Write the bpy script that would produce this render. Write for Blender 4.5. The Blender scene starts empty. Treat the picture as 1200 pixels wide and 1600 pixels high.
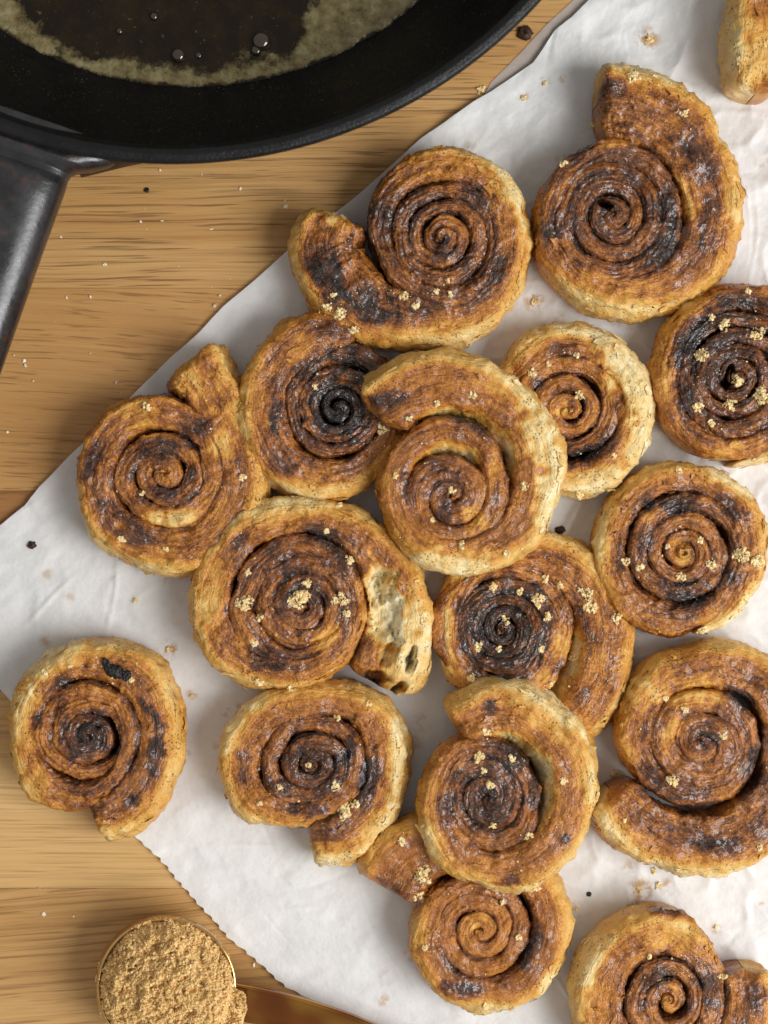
import bpy, math, random
import numpy as np
from mathutils import Vector
from mathutils.bvhtree import BVHTree

# ------------------------------------------------------------------ camera, light, exposure
S = 0.0002            # metres per photo pixel on the table top
D = 2600.0            # camera height in those pixels (0.52 m)
sc = bpy.context.scene
C = sc.collection

cam_d = bpy.data.cameras.new('camera')
cam = bpy.data.objects.new('camera', cam_d)
C.objects.link(cam)
cam.location = (0, 0, D * S)
cam.rotation_euler = (0, 0, 0)
cam_d.sensor_fit = 'VERTICAL'
cam_d.angle = 2 * math.atan(800.0 / D)
cam_d.clip_start = 0.01
cam_d.clip_end = 50
cam_d.dof.use_dof = True
cam_d.dof.focus_distance = (D - 75) * S
cam_d.dof.aperture_fstop = 5.6
sc.camera = cam

w = bpy.data.worlds.new('World')
sc.world = w
w.use_nodes = True
wb = w.node_tree.nodes['Background']
wb.inputs['Color'].default_value = (1.0, 0.98, 0.945, 1)
wb.inputs['Strength'].default_value = 0.41

def area(name, loc, size, size_y, power, color):
    l = bpy.data.lights.new(name, 'AREA')
    l.shape = 'RECTANGLE'
    l.size = size
    l.size_y = size_y
    l.energy = power
    l.color = color
    o = bpy.data.objects.new(name, l)
    C.objects.link(o)
    o.location = loc
    o.rotation_euler = (Vector((0, 0, 0)) - Vector(loc)).to_track_quat('-Z', 'Y').to_euler()
    return o

area('window_light', (0.84, -0.34, 0.90), 0.80, 0.70, 18.5, (0.985, 0.995, 1.0))

sc.view_settings.view_transform = 'Standard'
sc.view_settings.look = 'None'
sc.view_settings.exposure = 0.0
sc.view_settings.gamma = 1.0
sc.view_settings.use_curve_mapping = False
sc.cycles.use_denoising = True
sc.cycles.max_bounces = 6

# ------------------------------------------------------------------ helpers
rng = random.Random(11)
nrng = np.random.default_rng(5)

def lin(c):
    out = []
    for v in c:
        v = v / 255.0
        out.append(v / 12.92 if v <= 0.04045 else ((v + 0.055) / 1.055) ** 2.4)
    return (out[0], out[1], out[2], 1.0)

def px(x, y, z=0.0):
    """photo pixel seen at height z (pixels) -> world metres"""
    k = 1.0 - z / D
    return ((x - 600.0) * k * S, (800.0 - y) * k * S, z * S)

_perm = np.random.default_rng(77).permutation(256)
_perm = np.concatenate([_perm, _perm, _perm])
_grad = np.random.default_rng(78).normal(size=(256, 3))
_grad /= np.linalg.norm(_grad, axis=1)[:, None]

def perlin(x, y, z=0.0):
    x, y, z = np.broadcast_arrays(np.asarray(x, float), np.asarray(y, float), np.asarray(z, float))
    xi = np.floor(x).astype(int); yi = np.floor(y).astype(int); zi = np.floor(z).astype(int)
    xf = x - xi; yf = y - yi; zf = z - zi
    fade = lambda t: t * t * t * (t * (t * 6 - 15) + 10)
    u, v, w_ = fade(xf), fade(yf), fade(zf)
    def g(dx, dy, dz):
        h = _perm[_perm[_perm[(xi + dx) & 255] + ((yi + dy) & 255)] + ((zi + dz) & 255)]
        q = _grad[h]
        return q[..., 0] * (xf - dx) + q[..., 1] * (yf - dy) + q[..., 2] * (zf - dz)
    def L(a, b, t): return a + (b - a) * t
    return 1.5 * L(L(L(g(0,0,0), g(1,0,0), u), L(g(0,1,0), g(1,1,0), u), v),
                   L(L(g(0,0,1), g(1,0,1), u), L(g(0,1,1), g(1,1,1), u), v), w_)

def fbm(x, y, z=0.0, o=4, gain=0.5):
    a, f, t = 1.0, 1.0, 0.0
    for i in range(o):
        t = t + a * perlin(x * f + 13.7 * i, y * f + 7.1 * i, np.asarray(z) * f + 3.3 * i)
        a *= gain; f *= 2.03
    return t

def smooth(a, b, x):
    t = np.clip((x - a) / (b - a), 0, 1)
    return t * t * (3 - 2 * t)

def new_mesh(name, verts, faces, normals=None, attrs=None, uv=None, smooth_=True):
    """verts (n,3) metres; faces (m,4) or (m,3) array, or a list of both kinds"""
    me = bpy.data.meshes.new(name)
    verts = np.asarray(verts, dtype=np.float32)
    if isinstance(faces, list):
        arrs = [np.asarray(f, dtype=np.int32) for f in faces if len(f)]
    else:
        arrs = [np.asarray(faces, dtype=np.int32)]
    loops = np.concatenate([a.ravel() for a in arrs])
    tot = np.concatenate([np.full(len(a), a.shape[1], dtype=np.int32) for a in arrs])
    start = np.concatenate([[0], np.cumsum(tot)[:-1]]).astype(np.int32)
    me.vertices.add(len(verts)); me.vertices.foreach_set('co', verts.ravel())
    me.loops.add(len(loops)); me.loops.foreach_set('vertex_index', loops)
    me.polygons.add(len(tot)); me.polygons.foreach_set('loop_start', start)
    me.polygons.foreach_set('loop_total', tot)
    if uv is not None:
        ul = me.uv_layers.new(name='UVMap')
        ul.data.foreach_set('uv', np.asarray(uv, dtype=np.float32)[loops].ravel())
    for k, v in (attrs or {}).items():
        a = me.attributes.new(k, 'FLOAT', 'POINT')
        a.data.foreach_set('value', np.asarray(v, dtype=np.float32))
    me.update(calc_edges=True)
    me.polygons.foreach_set('use_smooth', np.full(len(tot), smooth_))
    if normals is not None:
        me.normals_split_custom_set_from_vertices(np.asarray(normals, dtype=np.float32).tolist())
    return me

def obj(name, me, mat, parent=None):
    o = bpy.data.objects.new(name, me)
    C.objects.link(o)
    if me is not None and mat is not None:
        me.materials.append(mat)
    if parent is not None:
        o.parent = parent
        o.matrix_parent_inverse = parent.matrix_world.inverted()
    return o

def tag(o, label, cat, group=None, kind=None):
    o['label'] = label
    if cat: o['category'] = cat
    if group: o['group'] = group
    if kind: o['kind'] = kind
    return o

def empty(name, loc):
    o = bpy.data.objects.new(name, None)
    C.objects.link(o)
    o.location = loc
    o.empty_display_size = 0.01
    bpy.context.view_layer.update()
    return o

def grid_faces(n, m, wrap_m=False, off=0):
    i = np.arange(n - 1)[:, None]
    j = np.arange(m if wrap_m else m - 1)[None, :]
    j2 = (j + 1) % m
    a = i * m + j; b = i * m + j2; c = (i + 1) * m + j2; d = (i + 1) * m + j
    return np.stack([a, b, c, d], -1).reshape(-1, 4) + off

# ------------------------------------------------------------------ node helpers
class NT:
    def __init__(self, name):
        self.m = bpy.data.materials.new(name)
        self.m.use_nodes = True
        self.t = self.m.node_tree
        self.b = self.t.nodes['Principled BSDF']
        self.out = self.t.nodes['Material Output']
    def n(self, typ, **kw):
        nd = self.t.nodes.new(typ)
        for k, v in kw.items(): setattr(nd, k, v)
        return nd
    def l(self, a, b): self.t.links.new(a, b)
    def set(self, nd, key, val):
        s = nd.inputs[key]
        if hasattr(val, 'is_output'): self.l(val, s)
        else: s.default_value = val
    def noise(self, vec, scale, detail=3, rough=0.55, dist=0.0):
        nd = self.n('ShaderNodeTexNoise')
        self.l(vec, nd.inputs['Vector'])
        nd.inputs['Scale'].default_value = scale
        nd.inputs['Detail'].default_value = detail
        nd.inputs['Roughness'].default_value = rough
        nd.inputs['Distortion'].default_value = dist
        return nd.outputs['Fac']
    def vor(self, vec, scale, feature='F1', out='Distance', rand=1.0):
        nd = self.n('ShaderNodeTexVoronoi', feature=feature)
        self.l(vec, nd.inputs['Vector'])
        nd.inputs['Scale'].default_value = scale
        nd.inputs['Randomness'].default_value = rand
        return nd.outputs[out]
    def math(self, op, a, b=None, c=None, clamp=False):
        nd = self.n('ShaderNodeMath', operation=op, use_clamp=clamp)
        for i, v in enumerate((a, b, c)):
            if v is None: continue
            self.set(nd, i, v)
        return nd.outputs[0]
    def rng(self, v, a, b, c=0.0, d=1.0, smoothstep=True):
        nd = self.n('ShaderNodeMapRange', interpolation_type='SMOOTHSTEP' if smoothstep else 'LINEAR')
        self.set(nd, 'Value', v)
        for k, x in (('From Min', a), ('From Max', b), ('To Min', c), ('To Max', d)): nd.inputs[k].default_value = x
        return nd.outputs['Result']
    def ramp(self, v, stops):
        nd = self.n('ShaderNodeValToRGB')
        cr = nd.color_ramp
        while len(cr.elements) > 1: cr.elements.remove(cr.elements[-1])
        cr.elements[0].position = stops[0][0]; cr.elements[0].color = stops[0][1]
        for p, c in stops[1:]:
            e = cr.elements.new(p); e.color = c
        self.l(v, nd.inputs['Fac'])
        return nd.outputs['Color']
    def mix(self, f, a, b, blend='MIX'):
        nd = self.n('ShaderNodeMix', data_type='RGBA', blend_type=blend)
        self.set(nd, 0, f); self.set(nd, 6, a); self.set(nd, 7, b)
        return nd.outputs[2]
    def mapping(self, vec, scale=(1, 1, 1), rot=(0, 0, 0), loc=(0, 0, 0)):
        nd = self.n('ShaderNodeMapping')
        self.l(vec, nd.inputs['Vector'])
        nd.inputs['Scale'].default_value = scale
        nd.inputs['Rotation'].default_value = rot
        nd.inputs['Location'].default_value = loc
        return nd.outputs['Vector']
    def geo(self): return self.n('ShaderNodeNewGeometry').outputs['Position']
    def attr(self, name): return self.n('ShaderNodeAttribute', attribute_name=name).outputs['Fac']
    def bump(self, h, strength, dist):
        nd = self.n('ShaderNodeBump')
        nd.inputs['Strength'].default_value = strength
        nd.inputs['Distance'].default_value = dist
        self.l(h, nd.inputs['Height'])
        self.l(nd.outputs['Normal'], self.b.inputs['Normal'])
        return nd

K = 1.0 / S    # noise scale 1 per pixel

# ------------------------------------------------------------------ materials
def mat_pastry():
    t = NT('pastry')
    p = t.geo()
    toast = t.attr('toast')
    uv = t.n('ShaderNodeUVMap', uv_map='UVMap').outputs['UV']
    wv = t.n('ShaderNodeVectorMath', operation='ADD')
    wn = t.n('ShaderNodeTexNoise')
    t.l(p, wn.inputs['Vector']); wn.inputs['Scale'].default_value = K / 24.0; wn.inputs['Detail'].default_value = 2
    wm = t.n('ShaderNodeVectorMath', operation='MULTIPLY_ADD')
    t.l(wn.outputs['Color'], wm.inputs[0]); wm.inputs[1].default_value = (14, 14, 0); wm.inputs[2].default_value = (-7, -7, 0)
    t.l(uv, wv.inputs[0]); t.l(wm.outputs[0], wv.inputs[1])
    lay = t.noise(t.mapping(wv.outputs[0], (0.016, 0.115, 1)), 1.0, 3, 0.62)      # folds about 8 px apart
    stri = t.noise(t.mapping(wv.outputs[0], (0.03, 0.34, 1)), 1.0, 3, 0.62)
    n1 = t.noise(p, K / 8.5, 4, 0.66)
    n2 = t.noise(p, K / 3.0, 3, 0.65)
    dk = t.rng(toast, 0.30, 0.70, 0.60, 1.35)
    var = t.math('MULTIPLY', t.math('SUBTRACT', n1, 0.5), 0.36)
    var = t.math('MULTIPLY_ADD', t.math('SUBTRACT', lay, 0.5), 0.54, var)  # colours fold ridges pale and valleys dark, imitating highlight and shade
    var = t.math('MULTIPLY_ADD', t.math('SUBTRACT', stri, 0.5), 0.22, var)
    var = t.math('MULTIPLY_ADD', t.math('SUBTRACT', n2, 0.5), 0.50, var)
    dk = t.math('MULTIPLY', dk, t.attr('mottle'))
    a = t.math('MULTIPLY_ADD', var, dk, toast, clamp=True)
    col = t.ramp(a, [(0.00, lin((246, 233, 192))), (0.13, lin((236, 210, 150))), (0.25, lin((224, 182, 106))),
                     (0.37, lin((211, 153, 66))), (0.48, lin((188, 120, 46))), (0.59, lin((158, 96, 40))),
                     (0.71, lin((116, 65, 28))), (0.84, lin((70, 39, 21))), (1.0, lin((30, 21, 17)))])
    # cinnamon specks lying in the glaze
    sp = t.vor(p, K / 5.0)
    spn = t.noise(p, K / 30.0, 3, 0.6)
    spk = t.math('MULTIPLY', t.rng(sp, 0.36, 0.20), t.rng(spn, 0.47, 0.60))
    col = t.mix(t.math('MULTIPLY', spk, 0.62), col, lin((92, 48, 22)))
    sp2 = t.vor(t.mapping(p, (1, 1, 1), (0.3, 0.4, 0.9)), K / 13.0)
    spk2 = t.math('MULTIPLY', t.rng(sp2, 0.20, 0.11), t.rng(t.noise(p, K / 21.0, 2), 0.54, 0.66))
    col = t.mix(t.math('MULTIPLY', spk2, 0.75), col, lin((66, 38, 24)))
    t.l(col, t.b.inputs['Base Color'])
    r = t.rng(a, 0.25, 0.85, 0.40, 0.28, False)
    r = t.math('MULTIPLY_ADD', t.math('SUBTRACT', n2, 0.5), 0.4, r)
    t.l(r, t.b.inputs['Roughness'])
    t.b.inputs['Subsurface Weight'].default_value = 0.12
    t.b.inputs['Subsurface Radius'].default_value = (0.0022, 0.0011, 0.0004)
    t.b.inputs['Subsurface Scale'].default_value = 1.0
    t.b.inputs['Specular IOR Level'].default_value = 0.36
    gl = t.math('MULTIPLY', t.rng(a, 0.38, 0.72), t.rng(t.noise(p, K / 34.0, 3), 0.40, 0.54))
    t.l(t.math('MULTIPLY_ADD', gl, 0.78, 0.10), t.b.inputs['Coat Weight'])
    t.b.inputs['Coat Roughness'].default_value = 0.09
    h = t.math('SUBTRACT', t.math('MULTIPLY', n2, 0.8), t.math('MULTIPLY_ADD', lay, 2.3, t.math('MULTIPLY', stri, 0.7)))
    h = t.math('MULTIPLY_ADD', spk, 0.45, h)
    h = t.math('MULTIPLY_ADD', n1, 0.5, h)
    h = t.math('MULTIPLY_ADD', t.noise(p, K / 1.7, 2), 0.35, h)
    t.bump(h, 0.9, 2.4 * S)
    cb = t.n('ShaderNodeBump')
    cb.inputs['Strength'].default_value = 0.7
    cb.inputs['Distance'].default_value = 2.0 * S
    t.l(t.math('SUBTRACT', t.noise(p, K / 6.0, 2, 0.5), t.math('MULTIPLY_ADD', lay, 1.8, t.math('MULTIPLY', stri, 0.4))), cb.inputs['Height'])
    t.l(cb.outputs['Normal'], t.b.inputs['Coat Normal'])
    return t.m

def mat_sugar(name, c1, c2, c3):
    t = NT(name)
    p = t.geo()
    n = t.noise(p, K / 4.0, 2)
    col = t.ramp(n, [(0.3, lin(c1)), (0.5, lin(c2)), (0.7, lin(c3))])
    t.l(col, t.b.inputs['Base Color'])
    t.b.inputs['Roughness'].default_value = 0.42
    t.b.inputs['Subsurface Weight'].default_value = 0.25
    t.b.inputs['Subsurface Radius'].default_value = (0.0012, 0.0008, 0.0004)
    return t.m

def mat_plain(name, c, rough=0.5, spec=0.5, metal=0.0, bump=None):
    t = NT(name)
    t.b.inputs['Base Color'].default_value = lin(c)
    t.b.inputs['Roughness'].default_value = rough
    t.b.inputs['Specular IOR Level'].default_value = spec
    t.b.inputs['Metallic'].default_value = metal
    if bump:
        t.bump(t.noise(t.geo(), K / bump[0], 3), bump[1], bump[2] * S)
    return t.m

def mat_wood(i, base, dark, light, rot, dash, straight, pore):
    """one oak plank: growth streaks plus open pores as thin dark dashes"""
    t = NT('oak_%d' % i)
    p = t.mapping(t.geo(), (1, 1, 1), (0, 0, rot), (0.37 * i, 0.21 * i, 0))
    warp = t.noise(t.mapping(p, (K / 330.0, K / 110.0, 1)), 1.0, 2)
    wv = t.n('ShaderNodeVectorMath', operation='ADD')
    t.l(p, wv.inputs[0])
    cmb = t.n('ShaderNodeCombineXYZ')
    t.l(t.math('MULTIPLY', t.math('SUBTRACT', warp, 0.5), 14 * S), cmb.inputs['Y'])
    t.l(cmb.outputs[0], wv.inputs[1])
    q = wv.outputs[0]
    broad = t.noise(t.mapping(q, (K / 900.0, K / 60.0, 1)), 1.0, 3)
    streak = t.noise(t.mapping(q, (K / 620.0, K / 11.0, 1)), 1.0, 4, 0.6)
    fine = t.noise(t.mapping(q, (K / 150.0, K / 3.0, 1)), 1.0, 3, 0.6)
    pores = t.noise(t.mapping(q, (K / dash, K / 4.6, 1)), 1.0, 2, 0.5)
    pm = t.rng(pores, 0.575, 0.67)
    if straight:
        pores2 = t.noise(t.mapping(q, (K / 420.0, K / 6.5, 1)), 1.0, 4, 0.55)
        pm = t.math('MAXIMUM', pm, t.rng(pores2, 0.555, 0.68))
    col = t.mix(t.rng(broad, 0.3, 0.7), lin(base), lin(light))
    col = t.mix(t.math('MULTIPLY', t.rng(streak, 0.46, 0.68), 0.42), col, lin(dark))
    col = t.mix(t.math('MULTIPLY', t.rng(fine, 0.42, 0.70), 0.30), col, lin(dark))
    col = t.mix(t.math('MULTIPLY', pm, pore), col, lin((106, 72, 40)))
    t.l(col, t.b.inputs['Base Color'])
    t.l(t.rng(fine, 0.3, 0.7, 0.42, 0.58), t.b.inputs['Roughness'])
    t.b.inputs['Specular IOR Level'].default_value = 0.4
    h = t.math('SUBTRACT', t.math('MULTIPLY', fine, 0.3), pm)
    t.bump(h, 0.35, 2 * S)
    return t.m

def mat_paper():
    t = NT('parchment')
    p = t.geo()
    n = t.noise(p, K / 60.0, 4, 0.6)
    n2 = t.noise(p, K / 7.0, 3, 0.6)
    col = t.mix(t.rng(n, 0.35, 0.65), lin((238, 238, 237)), lin((247, 247, 246)))
    col = t.mix(t.math('MULTIPLY', t.rng(n2, 0.5, 0.75), 0.22), col, lin((222, 220, 216)))
    # buttery grease soaked into the sheet
    g = t.attr('grease')
    gm = t.math('MULTIPLY', g, t.rng(t.noise(p, K / 14.0, 3), 0.40, 0.62))
    col = t.mix(t.math('MULTIPLY', gm, 0.9), col, lin((196, 154, 92)))
    t.l(col, t.b.inputs['Base Color'])
    t.b.inputs['Roughness'].default_value = 0.52
    t.b.inputs['Specular IOR Level'].default_value = 0.35
    t.bump(t.math('ADD', n2, t.noise(p, K / 22.0, 3)), 0.35, 2.2 * S)
    tr = t.n('ShaderNodeBsdfTranslucent')
    t.l(col, tr.inputs['Color'])
    mx = t.n('ShaderNodeMixShader')
    mx.inputs[0].default_value = 0.22
    t.l(t.b.outputs[0], mx.inputs[1]); t.l(tr.outputs[0], mx.inputs[2])
    t.l(mx.outputs[0], t.out.inputs['Surface'])
    return t.m

def mat_iron(name, base, base2, r0, r1, rust=0.0, spec=0.6, bstr=0.5):
    t = NT(name)
    p = t.geo()
    n = t.noise(p, K / 45.0, 4, 0.65)
    n2 = t.noise(p, K / 5.0, 3, 0.6)
    col = t.mix(t.rng(n, 0.35, 0.68), lin(base), lin(base2))
    if rust:
        rm = t.math('MULTIPLY', t.rng(t.noise(p, K / 30.0, 4, 0.7), 0.52, 0.70), rust)
        col = t.mix(rm, col, lin((92, 58, 36)))
    if name == 'cast_iron':
        dr = t.math('MULTIPLY', t.rng(t.vor(p, K / 7.0), 0.16, 0.07), t.rng(t.noise(p, K / 40.0, 3), 0.48, 0.62))
        col = t.mix(t.math('MULTIPLY', dr, 0.8), col, lin((150, 138, 108)))
        sm_ = t.math('MULTIPLY', t.rng(t.noise(t.mapping(p, (1, 1, 0.35)), K / 22.0, 4, 0.7), 0.55, 0.75), 0.5)
        col = t.mix(sm_, col, lin((40, 28, 16)))
    t.l(col, t.b.inputs['Base Color'])
    t.b.inputs['Metallic'].default_value = 0.0
    t.b.inputs['Specular IOR Level'].default_value = spec
    t.l(t.math('ADD', t.rng(n, 0.3, 0.7, r0, r1, False), t.math('MULTIPLY', t.math('SUBTRACT', n2, 0.5), 0.25)), t.b.inputs['Roughness'])
    t.bump(t.math('ADD', n2, t.math('MULTIPLY', t.noise(p, K / 2.4, 2), 0.6)), bstr, 2.0 * S)
    return t.m

M_pastry = mat_pastry()
M_paper = mat_paper()
M_sugar = mat_sugar('brown_sugar', (222, 190, 126), (238, 212, 154), (248, 230, 186))
M_heap = mat_sugar('brown_sugar_heap', (200, 158, 94), (224, 186, 120), (242, 212, 156))
M_salt = mat_plain('salt', (244, 232, 212), 0.3)
M_char = mat_plain('char', (24, 22, 22), 0.45, 0.5, 0, (4.0, 0.8, 3))
M_crumb = mat_plain('dark_crumb', (60, 36, 24), 0.6, 0.4, 0, (5.0, 0.8, 3))

# ------------------------------------------------------------------ table top: oak planks
table = bpy.data.objects.new('table_top', None)
C.objects.link(table)
table['kind'] = 'structure'
table['label'] = 'oak table top of wide glued planks'
seams = [-480, -172, 138, 450, 767, 1080, 1388, 1700, 2020]
plank_kind = [
    ((190, 142, 84), (152, 104, 56), (202, 158, 98), 0.0, 130.0, True, .58),
    ((190, 142, 84), (152, 104, 56), (202, 158, 98), 0.0, 130.0, True, .58),
    ((193, 146, 87), (150, 102, 53), (206, 163, 104), -0.01, 170.0, True, .66),
    ((187, 138, 80), (158, 108, 58), (198, 150, 92), 0.07, 85.0, False, .45),
    ((158, 108, 62), (130, 86, 46), (174, 124, 74), -0.04, 70.0, False, .5),
    ((205, 163, 102), (176, 130, 76), (216, 178, 120), 0.0, 170.0, True, .28),
    ((188, 142, 84), (142, 98, 52), (202, 158, 100), -0.09, 140.0, True, .45),
    ((190, 142, 84), (152, 104, 56), (202, 158, 98), 0.0, 130.0, True, .58),
]
for i in range(len(seams) - 1):
    y0, y1 = seams[i] + 0.15, seams[i + 1] - 0.15
    bev = 0.5
    xs = (-700.0, 1900.0)
    prof = [(y0, -40), (y0, -bev), (y0 + bev, 0), (y1 - bev, 0), (y1, -bev), (y1, -40)]
    vs = []
    for xx in xs:
        for (yy, zz) in prof:
            vs.append(((xx - 600) * S, (800 - yy) * S, zz * S))
    n = len(prof)
    quads = [[j, (j + 1) % n, n + (j + 1) % n, n + j] for j in range(n)]
    me = new_mesh('plank', np.array(vs), np.array(quads), smooth_=False)
    k = plank_kind[i]
    obj('plank', me, mat_wood(i, *k), table)

# ------------------------------------------------------------------ parchment sheet
edge = [(-120, 1010), (-40, 948), (0, 922), (30, 893), (50, 866), (100, 832), (146, 767), (161, 740), (218, 658), (300, 566), (395, 448),
        (480, 350), (520, 312), (560, 268), (605, 222), (655, 172), (715, 108), (760, 62), (790, 40), (822, 0), (850, -40), (900, -95),
        (980, -120), (1030, -70), (1075, 0), (1120, 40), (1200, 125), (1300, 208), (1340, 250), (1400, 300), (1470, 366), (1540, 450),
        (1575, 515), (1600, 576), (1640, 680), (1720, 800)]
ey = np.array([e[0] for e in edge], float); ex = np.array([e[1] for e in edge], float)
rows = np.arange(-110, 1715, 3.0)
xl = np.interp(rows, ey, ex)
xl = xl + 2.0 * fbm(rows / 60.0, 0.3, 0.0, 3)
ser = smooth(1295, 1320, rows)
xl = xl + ser * 5.0 * (np.abs(((rows / 13.0) % 1.0) - 0.5) * 2 - 0.5) + ser * 3.0 * fbm(rows / 25.0, 4.0, 0, 2)
ncol = 430
tt = np.linspace(0, 1, ncol) ** 1.1
PX = xl[:, None] + (1420 - xl)[:, None] * tt[None, :]
PY = np.repeat(rows[:, None], ncol, 1)

_cr = np.random.default_rng(21)
CREASES = []
for _i in range(120):
    _x = 1200 - abs(_cr.normal()) * 420; _y = _cr.uniform(-80, 1650)
    if _i % 3 == 0: _x, _y = _cr.uniform(0, 700), _cr.uniform(780, 1600)
    _a = _cr.uniform(0, math.pi)
    CREASES.append((_x, _y, _a, _cr.uniform(30, 130), _cr.uniform(2.5, 8.0), _cr.uniform(-3.0, 5.0)))

def paper_h(x, y):
    cz = 0.0
    for (qx, qy, qa, ql, qw, qh) in CREASES:
        u = (x - qx) * math.cos(qa) + (y - qy) * math.sin(qa); v = -(x - qx) * math.sin(qa) + (y - qy) * math.cos(qa)
        v = v + 6.0 * np.sin(u / 37.0 + qa * 5)
        cz = cz + qh * np.clip(1 - np.abs(u) / ql, 0, 1) * np.clip(1 - np.abs(v) / qw, 0, 1)
    return np.maximum(paper_base(x, y) + cz, 1.2)

def paper_base(x, y):
    d = x - np.interp(y, ey, ex)
    a = 2.6 * np.abs(fbm(x / 210.0 + 3, y / 210.0, 1.0, 3))
    r1 = 1 - np.abs(perlin(x / 95.0 + 0.25 * perlin(x / 40.0, y / 40.0, 9.0), y / 120.0, 2.2)) * 3.0
    r2 = 1 - np.abs(perlin(x / 60.0, y / 48.0, 7.7)) * 3.2
    right = smooth(650, 1150, x) * 0.8 + 0.45
    c = (np.clip(r1, 0, 1) * 3.4 + np.clip(r2, 0, 1) * 2.0) * right
    lift = 5.0 * smooth(60, 0, d) * (0.4 + 0.6 * np.clip(fbm(x / 160.0, y / 160.0, 5.0, 2) + 0.5, 0, 1))
    return 3.0 + a + c + lift + 0.5 * fbm(x / 14.0, y / 14.0, 0.0, 2)

PZ = paper_h(PX, PY)
grease_spots = [(1012, 62, 20, 1), (850, 130, 10, .9), (818, 152, 10, .9), (880, 125, 8, .8), (835, 470, 18, 1), (890, 470, 10, .7),
                (265, 1015, 15, 1), (300, 1085, 9, .8), (210, 935, 8, .7), (180, 905, 8, .5), (1000, 1390, 22, 1), (1040, 1385, 14, .9),
                (990, 1415, 13, .9), (900, 1420, 12, .9), (1118, 1448, 10, .8), (965, 1470, 14, .6), (340, 1165, 9, .5), (650, 1160, 14, .5),
                (880, 255, 14, .9), (1190, 255, 12, .6), (660, 1130, 16, .4), (255, 905, 8, .5), (1025, 1300, 12, .6)]
for _i in range(46):
    grease_spots.append((_cr.uniform(60, 1190), _cr.uniform(20, 1590), _cr.uniform(5, 15), _cr.uniform(0.3, 0.75)))
grease = np.zeros_like(PX)
for gx, gy, gr, ga in grease_spots:
    grease = np.maximum(grease, ga * smooth(1.3, 0.4, np.hypot(PX - gx, PY - gy) / gr))
kz = 1.0 - PZ / D
verts = np.stack([(PX - 600) * S, (800 - PY) * S, PZ * S], -1).reshape(-1, 3)
me = new_mesh('parchment_paper', verts, grid_faces(len(rows), ncol), attrs={'grease': grease.ravel()})
paper_verts, paper_faces = verts, grid_faces(len(rows), ncol)
paper = tag(obj('parchment_paper', me, M_paper), 'crumpled white parchment sheet with a serrated edge spread under the pastry rolls', 'parchment')
# turned-under edge showing as a grey strip beyond the sheet's upper left edge
fe = [(-120, 985), (-40, 925), (0, 897), (38, 855), (85, 812), (130, 767), (150, 757), (200, 690)]
fy = np.array([e[0] for e in fe], float); fx = np.array([e[1] for e in fe], float)
r2 = np.arange(-110, 200, 4.0)
l2 = np.interp(r2, fy, fx) + 1.5 * fbm(r2 / 40.0, 8.0, 0, 2)
t2 = np.linspace(0, 1, 40)
QX = l2[:, None] + 190 * t2[None, :]
QY = np.repeat(r2[:, None], 40, 1)
QZ = 1.0 + 1.0 * smooth(30, 0, QX - l2[:, None]) + 0.5 * fbm(QX / 40.0, QY / 40.0, 3.0, 2)
v2 = np.stack([(QX - 600) * S, (800 - QY) * S, QZ * S], -1).reshape(-1, 3)
me = new_mesh('folded_edge', v2, grid_faces(len(r2), 40), attrs={'grease': np.zeros(QX.size)})
t = NT('thin_parchment')
t.b.inputs['Base Color'].default_value = lin((196, 190, 186))
t.b.inputs['Roughness'].default_value = 0.5
_tr = t.n('ShaderNodeBsdfTransparent'); _mx = t.n('ShaderNodeMixShader')
_mx.inputs[0].default_value = 0.42
t.l(t.b.outputs[0], _mx.inputs[1]); t.l(_tr.outputs[0], _mx.inputs[2]); t.l(_mx.outputs[0], t.out.inputs['Surface'])
obj('folded_edge', me, t.m, paper)

# ------------------------------------------------------------------ pastry rolls
def catmull(P, step):
    P = np.asarray(P, float)
    Q = np.vstack([2 * P[0] - P[1], P, 2 * P[-1] - P[-2]])
    out = []
    idx = []
    for i in range(1, len(Q) - 2):
        p0, p1, p2, p3 = Q[i - 1], Q[i], Q[i + 1], Q[i + 2]
        n = max(2, int(np.hypot(*(p2 - p1)[:2]) / step))
        t = np.linspace(0, 1, n, endpoint=False)[:, None]
        out.append(0.5 * ((2 * p1) + (-p0 + p2) * t + (2 * p0 - 5 * p1 + 4 * p2 - p3) * t ** 2 + (-p0 + 3 * p1 - 3 * p2 + p3) * t ** 3))
        idx.append(np.full(n, i - 1) + t[:, 0])
    out.append(Q[-2][None]); idx.append(np.array([len(P) - 1.0]))
    return np.vstack(out), np.concatenate(idx)

ROLL_VERTS = []
ROLL_FACES = []
_voff = 0

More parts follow.
